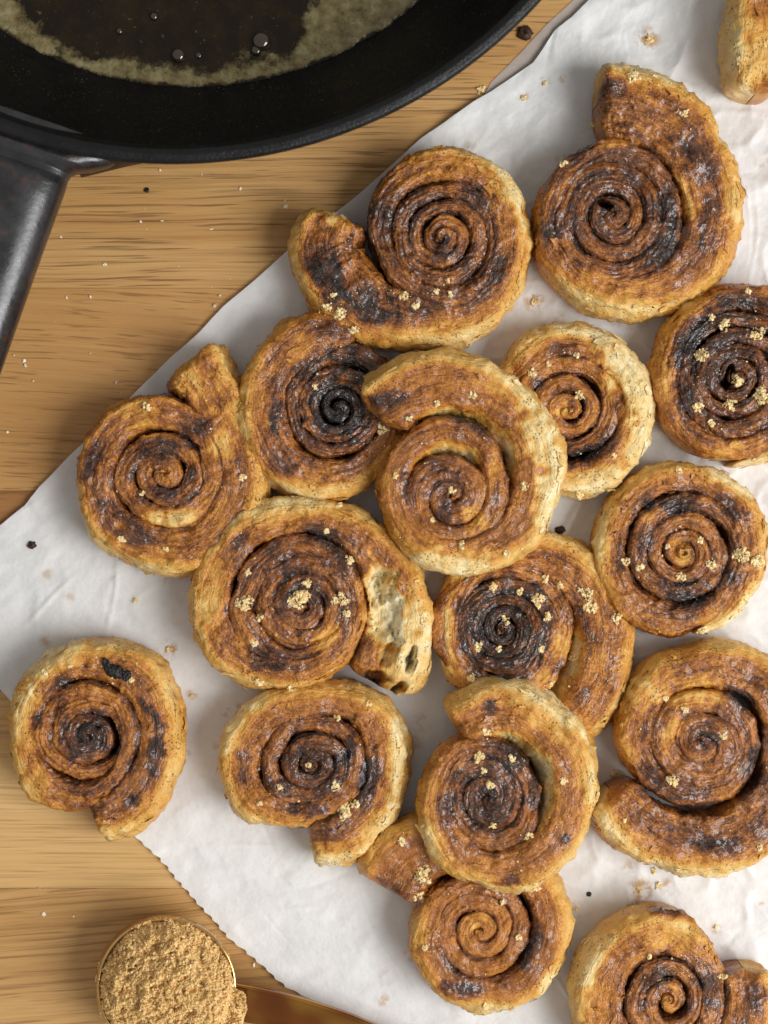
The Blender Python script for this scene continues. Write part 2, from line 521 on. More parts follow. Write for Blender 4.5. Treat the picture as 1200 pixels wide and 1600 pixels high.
def roll(name, label, ctrl, centre, turns, H=82.0, z0=5.0, tilt=(0, 0), dome=0.0, tail=0, dark=(), pale=(), base=0.42,
         seed=0, ell=(0.0, 1.0), groove=1.0, edge_toast=0.0, taper=False, core=0.0, rough=1.0, dents=(), fill=32.0, openness=0.0, seam_amp=0.22, inner_off=0.0, mott=1.0):
    global _voff
    cx, cy = centre
    step = 2.6
    pts, idx = catmull(ctrl, step)
    n_ctrl = len(pts)
    # wind the rest inwards from the last control point
    x0, y0, w0 = ctrl[-1]
    xp, yp, _ = pts[-6]
    sgn = np.sign((x0 - cx) * (y0 - yp) - (y0 - cy) * (x0 - xp))
    ea, er = ell
    def fwd(dx, dy):
        c_, s_ = math.cos(ea), math.sin(ea)
        u, v = dx * c_ + dy * s_, -dx * s_ + dy * c_
        return u, v * er
    def inv(u, v):
        v = v / er
        c_, s_ = math.cos(ea), math.sin(ea)
        return u * c_ - v * s_, u * s_ + v * c_
    u0, v0 = fwd(x0 - cx, y0 - cy)
    r0, th0 = math.hypot(u0, v0), math.atan2(v0, u0)
    r_end = 1.0
    fq = np.linspace(0, 1, 4000)
    gam = 1.32
    rq = r_end + (r0 - r_end) * (1 - fq) ** gam
    tq_ = th0 + sgn * 2 * math.pi * turns * fq
    arc = np.concatenate([[0], np.cumsum(np.hypot(np.diff(rq * np.cos(tq_)), np.diff(rq * np.sin(tq_))))])
    n = int(arc[-1] / step)
    fs = np.interp(np.linspace(0, arc[-1], n + 1)[1:], arc, fq)
    q = fs
    rr = r_end + (r0 - r_end) * (1 - fs) ** gam
    th = th0 + sgn * 2 * math.pi * turns * fs
    lp = (r0 - r_end) * gam * np.maximum(1 - fs, 0.02) ** (gam - 1) / turns      # local spacing of the turns
    pitch = lp[-1] * 1.6
    wob = 1 + 0.075 * fbm(np.cos(th) * 1.1 + seed, np.sin(th) * 1.1, rr / 60.0, 2)
    ux, uy = inv(rr * wob * np.cos(th), rr * wob * np.sin(th))
    wblend = np.clip(q * 8, 0, 1)
    wi = w0 + (np.maximum(lp, 9.0) * 1.14 + 1.0 - w0) * wblend
    inner = np.stack([cx + ux, cy + uy, wi], -1)
    path = np.vstack([pts, inner])
    N = len(path)
    # soften the junction
    ksz = 9
    ker = np.ones(ksz) / ksz
    for c_ in range(3):
        pad = np.concatenate([np.full(ksz // 2, path[0, c_]), path[:, c_], np.full(ksz // 2, path[-1, c_])])
        path[:, c_] = np.convolve(pad, ker, 'valid')
    # let every turn reach the one inside it (no bare slits unless the roll is open there)
    phi = np.unwrap(np.arctan2(path[:, 1] - cy, path[:, 0] - cx)) * sgn
    rad0 = np.hypot(path[:, 0] - cx, path[:, 1] - cy)
    mono = np.maximum.accumulate(phi)
    tgt = phi + 2 * math.pi
    rj = np.interp(tgt, mono, rad0); wj = np.interp(tgt, mono, path[:, 2])
    gap = (rad0 - path[:, 2] / 2) - (rj + wj / 2) + 2.0
    gap = np.where(tgt < mono[-1] - 0.5, gap, 0)
    add = np.clip(gap, 0, None) * (1 - smooth(fill * 0.7, fill, gap))
    add = np.convolve(np.concatenate([np.full(12, add[0]), add, np.full(12, add[-1])]), np.ones(25) / 25, 'valid')
    ux_ = (path[:, :2] - np.array([cx, cy])) / (rad0[:, None] + 1e-6)
    path[:, :2] -= ux_ * (add / 2)[:, None]
    path[:, 2] += add
    P2 = path[:, :2]
    wd = path[:, 2].copy()
    T = np.gradient(P2, axis=0)
    seg = np.hypot(T[:, 0], T[:, 1])
    s = np.concatenate([[0], np.cumsum(np.hypot(*np.diff(P2, axis=0).T))])
    T = T / (seg[:, None] + 1e-9)
    Nn = np.stack([-T[:, 1], T[:, 0]], -1)
    # make +v the outer side
    out = np.einsum('ij,ij->i', Nn, P2 - np.array([cx, cy]))
    if np.median(out) < 0: Nn = -Nn
    wd = wd * (1 + 0.09 * fbm(s / 70.0 + seed * 3.1, seed * 1.7, 0, 2))
    # height along the strip
    rad = np.hypot(P2[:, 0] - cx, P2[:, 1] - cy)
    rmax = np.percentile(rad, 98)
    hh = H + dome * H * (1 - np.clip(rad / rmax, 0, 1) ** 1.5) + 6.0 * fbm(s / 85.0, seed * 2.3 + 5, 0, 2)
    e = np.clip(s / (0.17 * path[0, 2] + 4), 0, 1)
    cap = np.sqrt(np.clip(1 - (1 - e) ** 2.6, 0.0, 1)) * (0.95 + 0.05 * np.clip(s / 60.0, 0, 1))
    cap = np.maximum(cap, 0.02)
    if taper:
        e2 = np.clip(s / 130.0, 0, 1)
        cap = cap * (0.35 + 0.65 * e2)
    endi = np.clip((s[-1] - s) / 8.0, 0, 1)
    capi = 0.03 + 0.97 * np.sqrt(np.clip(1 - (1 - endi) ** 2, 0, 1))
    hcap = (0.62 + 0.38 * cap)
    # cross profile: u runs from inner foot over the top to the outer foot
    outer = np.clip(1 - (np.arange(N) - n_ctrl * 0.62) / (n_ctrl * 0.25), 0, 1)   # 1 on the outside turn
    to_end = np.clip((len(wd) - np.arange(len(wd))) * step / 110.0, 0, 1)
    r_out = 14 * (1 - outer) * groove * (0.3 + 0.7 * to_end) + 21 * outer
    r_in = (12.0 * groove + 1.3 * add) * (0.25 + 0.75 * to_end)
    nside, ntop = 5, 25
    rows_ = []
    hw = wd * 0.5
    def topz(v):       # v (N,) in -1..1 -> drop in px
        d_out = (1 - v) * hw; d_in = (1 + v) * hw
        ro = np.minimum(r_out, hw * 1.25); ri = np.minimum(r_in, hw * 1.1)
        a = np.clip(1 - d_out / ro, 0, 1); b = np.clip(1 - d_in / ri, 0, 1)
        return (1 - np.sqrt(np.clip(1 - a ** 2.2, 0, 1))) * ro * (0.85 + 0.35 * outer) + (1 - np.sqrt(np.clip(1 - b ** 2.2, 0, 1))) * ri * (1.05 + 1.7 * openness * np.clip(add / 14.0, 0, 1))
    vs_top = np.sin(np.linspace(-1, 1, ntop) * math.pi / 2 * 0.985)
    vs_top = 0.55 * vs_top + 0.45 * np.linspace(-0.995, 0.995, ntop)
    prof_v, prof_z, prof_t = [], [], []
    zi = hh - topz(np.full(N, -0.995)); zo = hh - topz(np.full(N, 0.995))
    for k in range(nside):
        f = k / nside
        prof_v.append(np.full(N, -1.0) + 0.12 * (1 - f) ** 2); prof_z.append(zi * f); prof_t.append(np.zeros(N))
    for v in vs_top:
        prof_v.append(np.full(N, v)); prof_z.append(hh - topz(np.full(N, v))); prof_t.append(np.full(N, 1.0))
    nso = 8
    for k in range(nso):
        f = 1 - (k + 1) / nso
        bul = 0.10 * np.sin(math.pi * min(1, f * 1.2)) - 0.10 * (1 - f) ** 3
        prof_v.append(np.full(N, 1.0) + bul * outer); prof_z.append(zo * f); prof_t.append(np.zeros(N))
    V = np.stack(prof_v, 1); Z = np.stack(prof_z, 1)
    m = V.shape[1]
    off = V * hw[:, None] * cap[:, None] * capi[:, None]
    X = P2[:, 0:1] + Nn[:, 0:1] * off
    Y = P2[:, 1:2] + Nn[:, 1:2] * off
    Zh = Z * hcap[:, None]
    topness = np.clip(Zh / (hh[:, None] + 1e-6), 0, 1.3)
    # real-size correction: photo pixels were read at the top surface
    kk = 1.0 - (z0 + H) / D
    X = 600 + (X - 600) * kk; Y = 800 + (Y - 800) * kk
    cxx = 600 + (cx - 600) * kk; cyy = 800 + (cy - 800) * kk
    Zw = z0 + Zh + (tilt[0] * (X - cxx) + tilt[1] * (Y - cyy)) * topness
    G = np.stack([X, Y, Zw], -1)
    def normals(G):
        du = np.gradient(G, axis=0); dv = np.gradient(G, axis=1)
        nn = np.cross(du, dv)
        nn /= (np.linalg.norm(nn, axis=2, keepdims=True) + 1e-9)
        mid = nn[:, nside + ntop // 2, 2]
        if np.median(mid) < 0: nn = -nn
        return nn
    nr = normals(G)
    # lumps, blisters and flaky layers
    x, y, z = G[..., 0], G[..., 1], G[..., 2]
    sd = seed * 17.3
    up = smooth(0.03, 0.35, topness)
    disp = 4.6 * fbm(x / 52.0 + sd, y / 52.0, z / 52.0, 2) + 2.4 * fbm(x / 17.0, y / 17.0 + sd, z / 17.0, 3) * rough
    disp += 1.0 * fbm(x / 5.5, y / 5.5 + sd, z / 5.5, 2) * rough
    vv = V * hw[:, None]
    endm = 1 + 1.2 * np.clip(1 - s / 70.0, 0, 1)[:, None] * bool(tail)
    disp = disp * endm
    lay = fbm(s[:, None] / 95.0 + sd, vv / 5.0 + Zh / 6.0, sd, 2)
    sub = np.abs(((vv + 3.0 * fbm(s[:, None] / 140.0, sd + 1.0, 0.0, 2)) / 8.5) % 1.0 - 0.5) * 2     # thin laminated layers
    subm = np.clip(0.5 + 1.3 * fbm(s[:, None] / 90.0, vv / 20.0, sd + 2.0, 2), 0, 1) * (np.abs(V) < 0.98)
    disp += 1.5 * lay - 1.5 * smooth(0.35, 0.0, sub) * subm
    terr = perlin(s[:, None] / 160.0 + sd, 5.0, 0.5)
    disp += 6.5 * V * terr * (1.15 - outer[:, None]) * (np.abs(V) <= 1)
    flaky = np.clip(1 - np.abs(perlin(s[:, None] / 120.0 + sd, Zh / 11.0, 3.3)) * 4, 0, 1)
    sidem = (V > 0.97) * outer[:, None]
    disp += sidem * (1.3 * np.sin(Zh / 2.6 + 2.5 * fbm(s[:, None] / 50.0, sd, 1.0, 2)) * np.clip(0.6 + fbm(s[:, None] / 80.0, sd + 8.0, 0.0, 2), 0, 1.2)) + sidem * (flaky * 3.0 + 2.0 * fbm(x / 11.0, y / 11.0, z / 7.0, 2))
    disp += outer[:, None] * smooth(0.4, 1.0, V) * (6.0 * fbm(s[:, None] / 62.0 + sd, Zh / 50.0, sd, 2))
    blis = smooth(0.42, 0.75, fbm(x / 22.0 + 4 * sd, y / 22.0, z / 22.0, 2))
    disp += 3.0 * blis
    G = G + nr * (disp * up * cap[:, None])[..., None]
    dent_pale = np.zeros_like(x)
    for (ax, ay, rx_, ry_, an, dep, pl) in dents:
        c_, s_ = math.cos(math.radians(an)), math.sin(math.radians(an))
        qx = 600 + (ax - 600) * kk; qy = 800 + (ay - 800) * kk
        du = ((G[..., 0] - qx) * c_ - (G[..., 1] - qy) * s_) / rx_; dv = ((G[..., 0] - qx) * s_ + (G[..., 1] - qy) * c_) / ry_
        dd = np.hypot(du, dv) + 0.40 * fbm(x / 15.0 + ax, y / 22.0, 1.0, 3)
        fall = smooth(1.15, 0.55, dd)
        G[..., 2] -= dep * fall * smooth(0.35, 0.6, topness)
        dent_pale += pl * smooth(1.25, 0.8, dd)
        if pl > 0.2:
            G[..., 2] += 7.0 * fall * np.clip(1 - 4 * np.abs(perlin(x / 9.0 + y / 40.0, y / 46.0, 2.0)), 0, 1)
            G[..., 2] -= 6.0 * fall * smooth(0.25, 0.6, fbm(x / 8.0, y / 20.0, 7.0, 2))
    G[..., 2] = np.maximum(G[..., 2], 1.5)
    nr = normals(G)
    x, y, z = G[..., 0], G[..., 1], G[..., 2]
    # toast level: fried top, cinnamon seams, burnt and pale patches, window light painted on right rims
    sx = 600 + (x - 600) / kk; sy = 800 + (y - 800) / kk
    outm = outer[:, None]
    edge_d = (1 - V) * hw[:, None]
    flat = np.where(outm > 0, smooth(2, 34, edge_d) * outm + (1 - outm), 1.0)
    flat = flat * (np.abs(V) <= 1.0)
    toast = base - 0.06 + 0.20 * flat * smooth(0.5, 0.9, topness) - 0.09 * (1 - flat) * outm + 0.06 * (1 - outm)
    seam = np.exp(-((1 + V) * hw[:, None] / 6.0) ** 2) + (1 - outm) * np.exp(-((1 - V) * hw[:, None] / 4.5) ** 2)
    seamn = 0.6 + 0.9 * fbm(s[:, None] / 55.0, sd + 3.0, 0.0, 2)
    seam = seam * (0.25 + 0.75 * to_end)[:, None]
    toast += inner_off * (1 - outm) * (1 - np.clip(seam, 0, 1))
    toast += seam_amp * seam * np.clip(seamn, 0, 1.2)
    band = fbm(s[:, None] / 130.0 + sd, vv / 15.0, 9.0 + sd, 3)
    toast += 0.09 * mott * band + 0.06 * fbm(x / 48.0 + sd, y / 48.0, 2.0, 3)
    toast += core * smooth(1.0, 0.3, np.hypot(sx - cx, sy - cy) / (rmax * 0.8))
    toast += edge_toast * (1 - flat) * outm
    patch_n = fbm(x / 20.0, y / 20.0 + sd, 4.0, 3)
    for (ax, ay, ar, aa, asp, aang) in [tuple(list(d) + [1.0, 0.0][len(d) - 4:]) if len(d) < 6 else d for d in dark]:
        c_, s_ = math.cos(math.radians(aang)), math.sin(math.radians(aang))
        du = (sx - ax) * c_ - (sy - ay) * s_; dv = (sx - ax) * s_ + (sy - ay) * c_
        dd = np.hypot(du / asp, dv) / ar + 0.5 * patch_n
        toast += 0.80 * aa * smooth(1.2, 0.25, dd) * smooth(0.3, 0.6, topness)
    for d in pale:
        ax, ay, ar, aa = d[:4]
        asp, aang = (d[4], d[5]) if len(d) > 4 else (1.0, 0.0)
        c_, s_ = math.cos(math.radians(aang)), math.sin(math.radians(aang))
        du = (sx - ax) * c_ - (sy - ay) * s_; dv = (sx - ax) * s_ + (sy - ay) * c_
        dd = np.hypot(du / asp, dv) / ar + 0.5 * patch_n
        toast -= aa * smooth(1.15, 0.35, dd)
    toast -= dent_pale
    din = (1 + V) * hw[:, None]
    toast -= 0.34 * np.clip(add / 14.0, 0, 1)[:, None] * smooth(1.3, 0.5, din / (add[:, None] * 1.1 + 3)) * openness
    toast += 0.07 * smooth(0.35, 0.0, sub) * subm * flat
    toast += (0.16 + 0.25 * fbm(x / 12.0, y / 12.0, z / 12.0, 2)) * smooth(0.45, 0.05, topness) * outm      # the foot of the outside turn fries darker
    toast = np.where(dent_pale > 0.02, toast, np.maximum(toast, 0.14 + 0.10 * fbm(x / 26.0, y / 26.0, 6.0, 2)))
    toast = np.where(toast > 0.76, 0.76 + (toast - 0.76) * 0.75, toast)
    # burnt caramel crusts over the darkest spots
    crust = smooth(0.60, 0.85, toast) * up
    G = G + nr * ((1.5 * fbm(x / 4.2, y / 4.2 + sd, z / 4.2, 2) + 0.9 * np.clip(fbm(x / 8.0, y / 8.0, sd, 2), 0, 1)) * crust)[..., None]
    nr = normals(G)
    x, y, z = G[..., 0], G[..., 1], G[..., 2]
    W = np.stack([(x - 600) * S, (800 - y) * S, z * S], -1)
    nw = np.stack([nr[..., 0], -nr[..., 1], nr[..., 2]], -1)
    root = empty(name, ((cxx - 600) * S, (800 - cyy) * S, z0 * S))
    tag(root, label, 'pastry roll', 'fried cinnamon rolls on the parchment')
    UV = np.stack([np.repeat(s[:, None], m, 1), vv + np.repeat(np.arange(N)[:, None] * 0, m, 1)], -1)
    cuts = [0]
    names = []
    if tail:
        cuts.append(int(np.searchsorted(idx, tail))); names.append('loose_end')
    cuts.append(int(n_ctrl * 0.72)); names.append('outer_coil')
    cuts.append(N - 1); names.append('inner_coil')
    flip = None
    for a, b, nm in zip(cuts[:-1], cuts[1:], names):
        sl = slice(a, b + 1)
        k = b + 1 - a
        f = grid_faces(k, m)
        # close the underside
        i = np.arange(k - 1)
        foot = np.stack([i * m + m - 1, i * m, (i + 1) * m, (i + 1) * m + m - 1], -1)
        f = np.vstack([f, foot])
        Wv = W[sl].reshape(-1, 3)
        if flip is None:
            q0 = f[(k // 2) * (m - 1) + nside + ntop // 2]
            nv = np.cross(Wv[q0[1]] - Wv[q0[0]], Wv[q0[2]] - Wv[q0[0]])
            flip = nv[2] < 0
        if flip: f = f[:, ::-1]
        me = new_mesh(nm, Wv, f, normals=nw[sl].reshape(-1, 3), attrs={'toast': toast[sl].ravel(), 'mottle': np.full(k * m, mott)}, uv=UV[sl].reshape(-1, 2))
        obj(nm, me, M_pastry, root)
    kq, mq = 12, 30
    ra_ = np.linspace(0.02, 1, kq)[:, None]; ta_ = np.linspace(0, 2 * np.pi, mq, endpoint=False)[None]
    R_ = 0.72 * pitch + 3
    ox = R_ * ra_ * np.cos(ta_); oy = R_ * ra_ * np.sin(ta_)
    ez = z0 + hh[-40:].mean() - 4.5 - (R_ * 0.5) * ra_ ** 3 + 2.6 * fbm((ox + cx) / 8.0, (oy + cy) / 8.0, sd, 3) + 1.8 * np.sin(3 * ra_ * 2 + ta_)
    hole_ = 26.0 * (len(dents) > 0 and seed in (2, 7)) * smooth(9, 3, np.hypot(ox, oy * 0.6))
    cw = np.stack([(cxx - 600 + ox) * S, (800 - cyy - oy) * S, (ez - hole_) * S], -1).reshape(-1, 3)
    ctoast = (toast[-60:-10, nside + ntop // 2].mean() - 0.06 + 0.12 * fbm(ox / 7.0, oy / 7.0, sd, 2)).ravel()
    cf = grid_faces(kq, mq, True)[:, ::-1]
    me = new_mesh('spiral_core', cw, cf, attrs={'toast': ctoast, 'mottle': np.full(len(cw), mott)}, uv=np.stack([ox.ravel(), oy.ravel()], -1))
    obj('spiral_core', me, M_pastry, root)
    # loose flakes of puff pastry standing off the outside and the seams
    fr = np.random.default_rng(900 + seed)
    ii = fr.integers(10, int(n_ctrl * 0.8), 44)
    jj = np.where(fr.random(44) < 0.6, fr.integers(nside + ntop - 5, m - 4, 44), fr.integers(nside + 2, nside + ntop, 44))
    fv, ff, fa, fu = [], [], [], []
    for q_, (i_, j_) in enumerate(zip(ii, jj)):
        c0 = W[i_, j_]; n0 = nw[i_, j_]
        t0 = W[min(i_ + 1, N - 1), j_] - W[max(i_ - 1, 0), j_]; t0 = t0 / (np.linalg.norm(t0) + 1e-12)
        b0 = np.cross(n0, t0)
        la, lb = fr.uniform(3, 10) * S, fr.uniform(1.5, 4.5) * S
        lift = fr.uniform(0.05, 0.4)
        base_i = len(fv)
        for a1 in (-1, -0.35, 0.4, 1):
            for b1 in (-1, 0, 1):
                jit_ = 1 + 0.35 * fr.normal()
                p_ = c0 + t0 * a1 * la * jit_ + b0 * b1 * lb * jit_ + n0 * ((0.15 + lift * (b1 + 1) * 0.5 + 0.2 * a1 * a1) * lb + 0.4 * S)
                fv.append(p_); fa.append(toast[i_, j_] + fr.uniform(-0.16, 0.14)); fu.append((s[i_], q_ * 7.0 + b1))
        for a1 in range(3):
            for b1 in range(2):
                k0 = base_i + a1 * 3 + b1
                ff.append((k0, k0 + 1, k0 + 4, k0 + 3))
    me = new_mesh('pastry_flakes', np.array(fv), np.array(ff), attrs={'toast': np.array(fa), 'mottle': np.full(len(fa), mott)}, uv=np.array(fu))
    fo = obj('pastry_flakes', me, M_pastry, root)
    fo['kind'] = 'stuff'
    ROLL_VERTS.append(W.reshape(-1, 3)); ROLL_FACES.append(grid_faces(N, m) + _voff)
    _voff += N * m
    return root

def polar(cx, cy, lst):
    o = []
    for a, R, w_ in lst:
        r = R - w_ / 2
        o.append((cx + r * math.cos(math.radians(a)), cy - r * math.sin(math.radians(a)), w_))
    return o

R = {}
R['A'] = roll('pastry_roll', 'cinnamon roll with a blackened loose end curling left, nearest the skillet',
    [(524, 325, 82), (503, 392, 102), (545, 460, 100), (612, 492, 90)] +
    polar(690, 370, [(-75, 162, 80), (-40, 150, 70), (0, 139, 60), (45, 143, 56), (90, 145, 52), (130, 136, 46), (170, 120, 38), (215, 110, 32)]),
    (692, 372), 4.3, H=84, tail=2.2, seam_amp=0.30, mott=1.1, seed=1, base=0.47, dome=0.05,
    dark=[(505, 425, 34, .45, 2.0, -60), (570, 480, 34, .42, 1.8, -25), (650, 485, 30, .25, 1.8, 10), (770, 430, 24, .35, 1.8, 55), (600, 330, 26, .2), (745, 300, 22, .22, 1.6, -40), (690, 395, 18, .25)],
    pale=[(525, 325, 28, .5), (800, 300, 34, .28, 1.6, -60), (690, 240, 50, .16, 2, 0), (700, 520, 50, .1, 2, 0)])
R['B'] = roll('pastry_roll', 'deep brown roll at upper right with a broad loose end arching over its top',
    [(932, 152, 112), (1003, 160, 114), (1074, 210, 102), (1112, 290, 88), (1115, 365, 82), (1075, 428, 74), (1000, 458, 66), (920, 443, 60),
     (870, 390, 54), (862, 320, 47), (895, 262, 42), (955, 234, 40), (1012, 252, 38)],
    (958, 336), 4.3, H=88, tail=2.0, seed=2, base=0.50, dents=[(948, 320, 6, 12, 60, 30, -.2)],
    dark=[(1035, 390, 26, .35, 2.0, 50), (1045, 330, 24, .28, 1.8, 90), (860, 355, 18, .35, 1.5, 90), (960, 130, 26, .22), (1090, 250, 30, .2, 2.4, -55), (950, 320, 60, .12), (1105, 340, 16, .22, 4, 80)],
    pale=[(1000, 110, 40, .2, 2.2, -20), (1140, 300, 18, .22, 3, -80), (920, 470, 60, .18, 2.6, 0), (1075, 310, 13, .35, 3, -75), (960, 222, 14, .25, 3, 0), (925, 110, 20, .2)])  # the long patch at far right paints window light on the rim
R['C'] = roll('pastry_roll', 'pale golden roll end jutting in at the upper right corner',
    [(1187, 142, 74), (1186, 60, 84), (1205, -30, 84), (1280, -90, 80), (1365, -60, 75), (1395, 20, 65), (1360, 90, 55), (1300, 105, 48), (1255, 70, 42), (1250, 10, 40)],
    (1305, 20), 1.6, H=100, tail=1.4, mott=0.4, seed=3, base=0.37, dark=[(1160, 110, 12, .2, 2.4, 80)], pale=[(1180, 90, 40, .2, 1.6, 90)])
R['D'] = roll('pastry_roll', 'golden roll with a stubby pale loose end sticking up, at the sheet left edge',
    [(290, 552, 88), (315, 586, 92), (346, 642, 84), (374, 708, 74), (372, 780, 80), (325, 845, 82), (250, 860, 76), (172, 818, 68), (146, 742, 64), (183, 662, 56),
     (255, 640, 48), (318, 680, 44), (335, 745, 42)],
    (255, 742), 3.0, H=84, tail=2.0, seam_amp=0.30, inner_off=-0.08, mott=1.0, seed=4, base=0.44, ell=(0.1, 1.12),
    dark=[(140, 720, 26, .38, 1.8, 80), (315, 672, 20, .4, 2, 10), (250, 700, 22, .35, 2.4, 10), (250, 775, 18, .3, 3, 0), (215, 835, 20, .3, 2, -20), (300, 740, 14, .3, 1.6, 70), (205, 740, 12, .25, 2, 80), (170, 800, 24, .2)],
    pale=[(300, 590, 34, .22, 1.6, -50), (345, 690, 24, .25, 1.6, -70), (270, 810, 18, .3, 3, 8), (370, 650, 30, .15), (220, 650, 30, .18), (255, 895, 50, .1)])
R['E'] = roll('pastry_roll', 'glossy roll with black burnt centre and tight rings, partly under the topmost roll',
    [(558, 512, 62), (492, 522, 74), (432, 572, 78), (408, 640, 76), (428, 712, 70), (490, 750, 62), (560, 735, 50), (607, 680, 42), (607, 604, 36),
     (565, 556, 32), (505, 556, 30), (466, 600, 28)],
    (528, 638), 4.7, H=78, z0=5, tilt=(-0.10, 0.0), tail=1.0, seed=5, base=0.50, dome=0.06,
    dark=[(530, 640, 56, .55), (560, 570, 26, .35, 2, -20), (480, 580, 22, .3, 1.8, 45), (500, 500, 30, .28, 1.6, 0), (440, 730, 20, .3, 1.6, -50), (430, 650, 10, .3, 4, 90)],
    pale=[(395, 640, 32, .16, 2.4, 80), (470, 765, 40, .18, 2, 0), (470, 545, 20, .2, 2, 50)])
R['G'] = roll('pastry_roll', 'round roll with painted-lit right rim and pale spiral centre, tucked under the topmost roll',
    polar(893, 642, [(195, 128, 20), (160, 138, 44), (110, 138, 56), (70, 137, 56), (30, 136, 56), (0, 133, 56), (-40, 133, 52), (-80, 136, 46), (-120, 122, 38), (-165, 106, 33), (-210, 96, 30)]),
    (888, 640), 3.4, H=78, seam_amp=0.34, inner_off=-0.07, mott=0.85, seed=6, base=0.40, taper=True, tilt=(0.06, 0),
    dark=[(935, 700, 22, .4, 2.6, 35), (885, 710, 26, .42, 2, 0), (965, 620, 12, .35, 3, 80), (930, 570, 14, .22, 2.4, -40), (840, 600, 16, .25), (890, 540, 20, .25, 2, 0)],
    pale=[(985, 590, 46, .42, 2, -65), (880, 638, 14, .35), (1000, 690, 40, .3), (920, 520, 40, .18, 2, -10), (905, 765, 46, .28, 2, 10)])  # first patch whitens the right rim as the window would light it
R['H'] = roll('pastry_roll', 'darkest roll with a small centre hole and sugar clumps, cut by the right edge',
    polar(1158, 588, [(-95, 150, 20), (-55, 148, 40), (0, 145, 44), (45, 148, 46), (90, 148, 44), (135, 140, 40), (180, 133, 38), (225, 138, 36), (265, 130, 32), (310, 114, 27), (360, 105, 25)]),
    (1150, 588), 4.7, H=82, seed=7, base=0.53, taper=True, dents=[(1138, 592, 7, 20, -15, 45, -.2)],
    dark=[(1070, 540, 30, .35, 2, 60), (1075, 620, 16, .35, 2.4, -75), (1165, 460, 26, .38, 2.4, 0), (1150, 570, 80, .1), (1120, 500, 20, .2, 2, 30)],
    pale=[(1060, 470, 26, .22, 1.8, 35), (1165, 715, 36, .3, 2, 10), (1180, 640, 26, .1)])
R['J'] = roll('pastry_roll', 'roll with a flat dark purple-brown disc centre and wide sugared outer coil',
    [(870, 1160, 70), (925, 1105, 78), (948, 1040, 82), (945, 960, 86), (900, 892, 78), (825, 862, 56), (748, 888, 46), (708, 950, 46), (713, 1028, 46), (762, 1072, 42),
     (828, 1068, 40), (872, 1018, 36), (880, 950, 32), (845, 905, 28)],
    (786, 984), 4.8, H=70, z0=4, seam_amp=0.16, mott=1.15, seed=8, base=0.42, tail=1.0, groove=0.75, tilt=(0.03, 0.02), fill=52.0, openness=0.8,
    dark=[(785, 985, 92, .42), (910, 960, 18, .2, 3, -70), (900, 1080, 24, .15)],
    pale=[(880, 1005, 26, .30, 1.8, -70), (945, 900, 40, .12), (700, 980, 16, .15, 3, 90), (850, 1060, 26, .25)])
R['F'] = roll('pastry_roll', 'topmost roll of the pile, thick open outer coil with its end pointing left',
    [(588, 652, 112), (632, 608, 98), (700, 592, 86), (775, 612, 80), (832, 672, 80), (843, 748, 78), (812, 824, 70), (748, 866, 58), (680, 862, 52), (628, 815, 48),
     (612, 752, 44), (640, 695, 44), (700, 668, 44), (758, 694, 42), (782, 755, 40)],
    (706, 775), 2.3, H=88, z0=36, seam_amp=0.27, inner_off=-0.02, mott=0.8, seed=9, base=0.42, tail=2.3, dome=-0.08, tilt=(-0.02, 0.03), fill=46.0, openness=1.0,
    dark=[(600, 625, 15, .42, 3, 3), (690, 745, 40, .20), (695, 800, 18, .3), (640, 760, 18, .16, 2, 80), (740, 655, 22, .3, 2, -20), (720, 690, 30, .14)],
    pale=[(845, 690, 30, .38, 3, -68), (855, 780, 26, .30, 2, 80), (700, 885, 40, .30, 2, 0), (770, 740, 16, .20, 3, 80), (740, 810, 24, .25), (800, 610, 30, .15, 2, -30)])  # right side lightened in colour to stand for window light
R['I'] = roll('pastry_roll', 'sugar-topped roll torn open on its right side, showing airy pale dough',
    [(592, 1082, 112), (618, 1018, 106), (624, 940, 92), (592, 866, 74), (528, 818, 60), (442, 808, 56), (366, 846, 60), (328, 925, 66), (345, 1003, 64), (402, 1046, 58),
     (478, 1050, 52), (536, 1010, 46), (550, 942, 46), (522, 875, 46), (465, 850, 44), (404, 880, 44), (380, 940, 42)],
    (472, 946), 3.6, H=90, z0=8, seed=10, base=0.44, tail=3.2, dome=0.0,
    dents=[(598, 948, 26, 66, 8, 28, .46), (606, 1018, 11, 24, -28, 26, .18), (641, 1034, 6, 21, -10, 48, .05), (612, 985, 5, 14, 20, 14, .1), (622, 1076, 16, 6, 40, 45, .05), (585, 1062, 18, 12, 0, 40, -.2), (590, 925, 8, 20, 10, 16, .1)],
    dark=[(475, 920, 46, .22), (510, 845, 22, .38, 2.2, -20), (372, 850, 13, .4, 2, 40), (420, 1030, 26, .3, 1.8, -20), (545, 960, 16, .25, 2, 80), (440, 870, 30, .14), (540, 890, 18, .25, 1.8, -50), (575, 1080, 24, .25), (625, 920, 12, .2), (655, 990, 10, .3)],
    pale=[(335, 930, 22, .22, 3, 80), (640, 985, 38, .36, 2, -75), (620, 1050, 44, .32), (510, 1000, 18, .3, 2, 40), (440, 800, 40, .15, 2, 10), (380, 1000, 14, .2)])
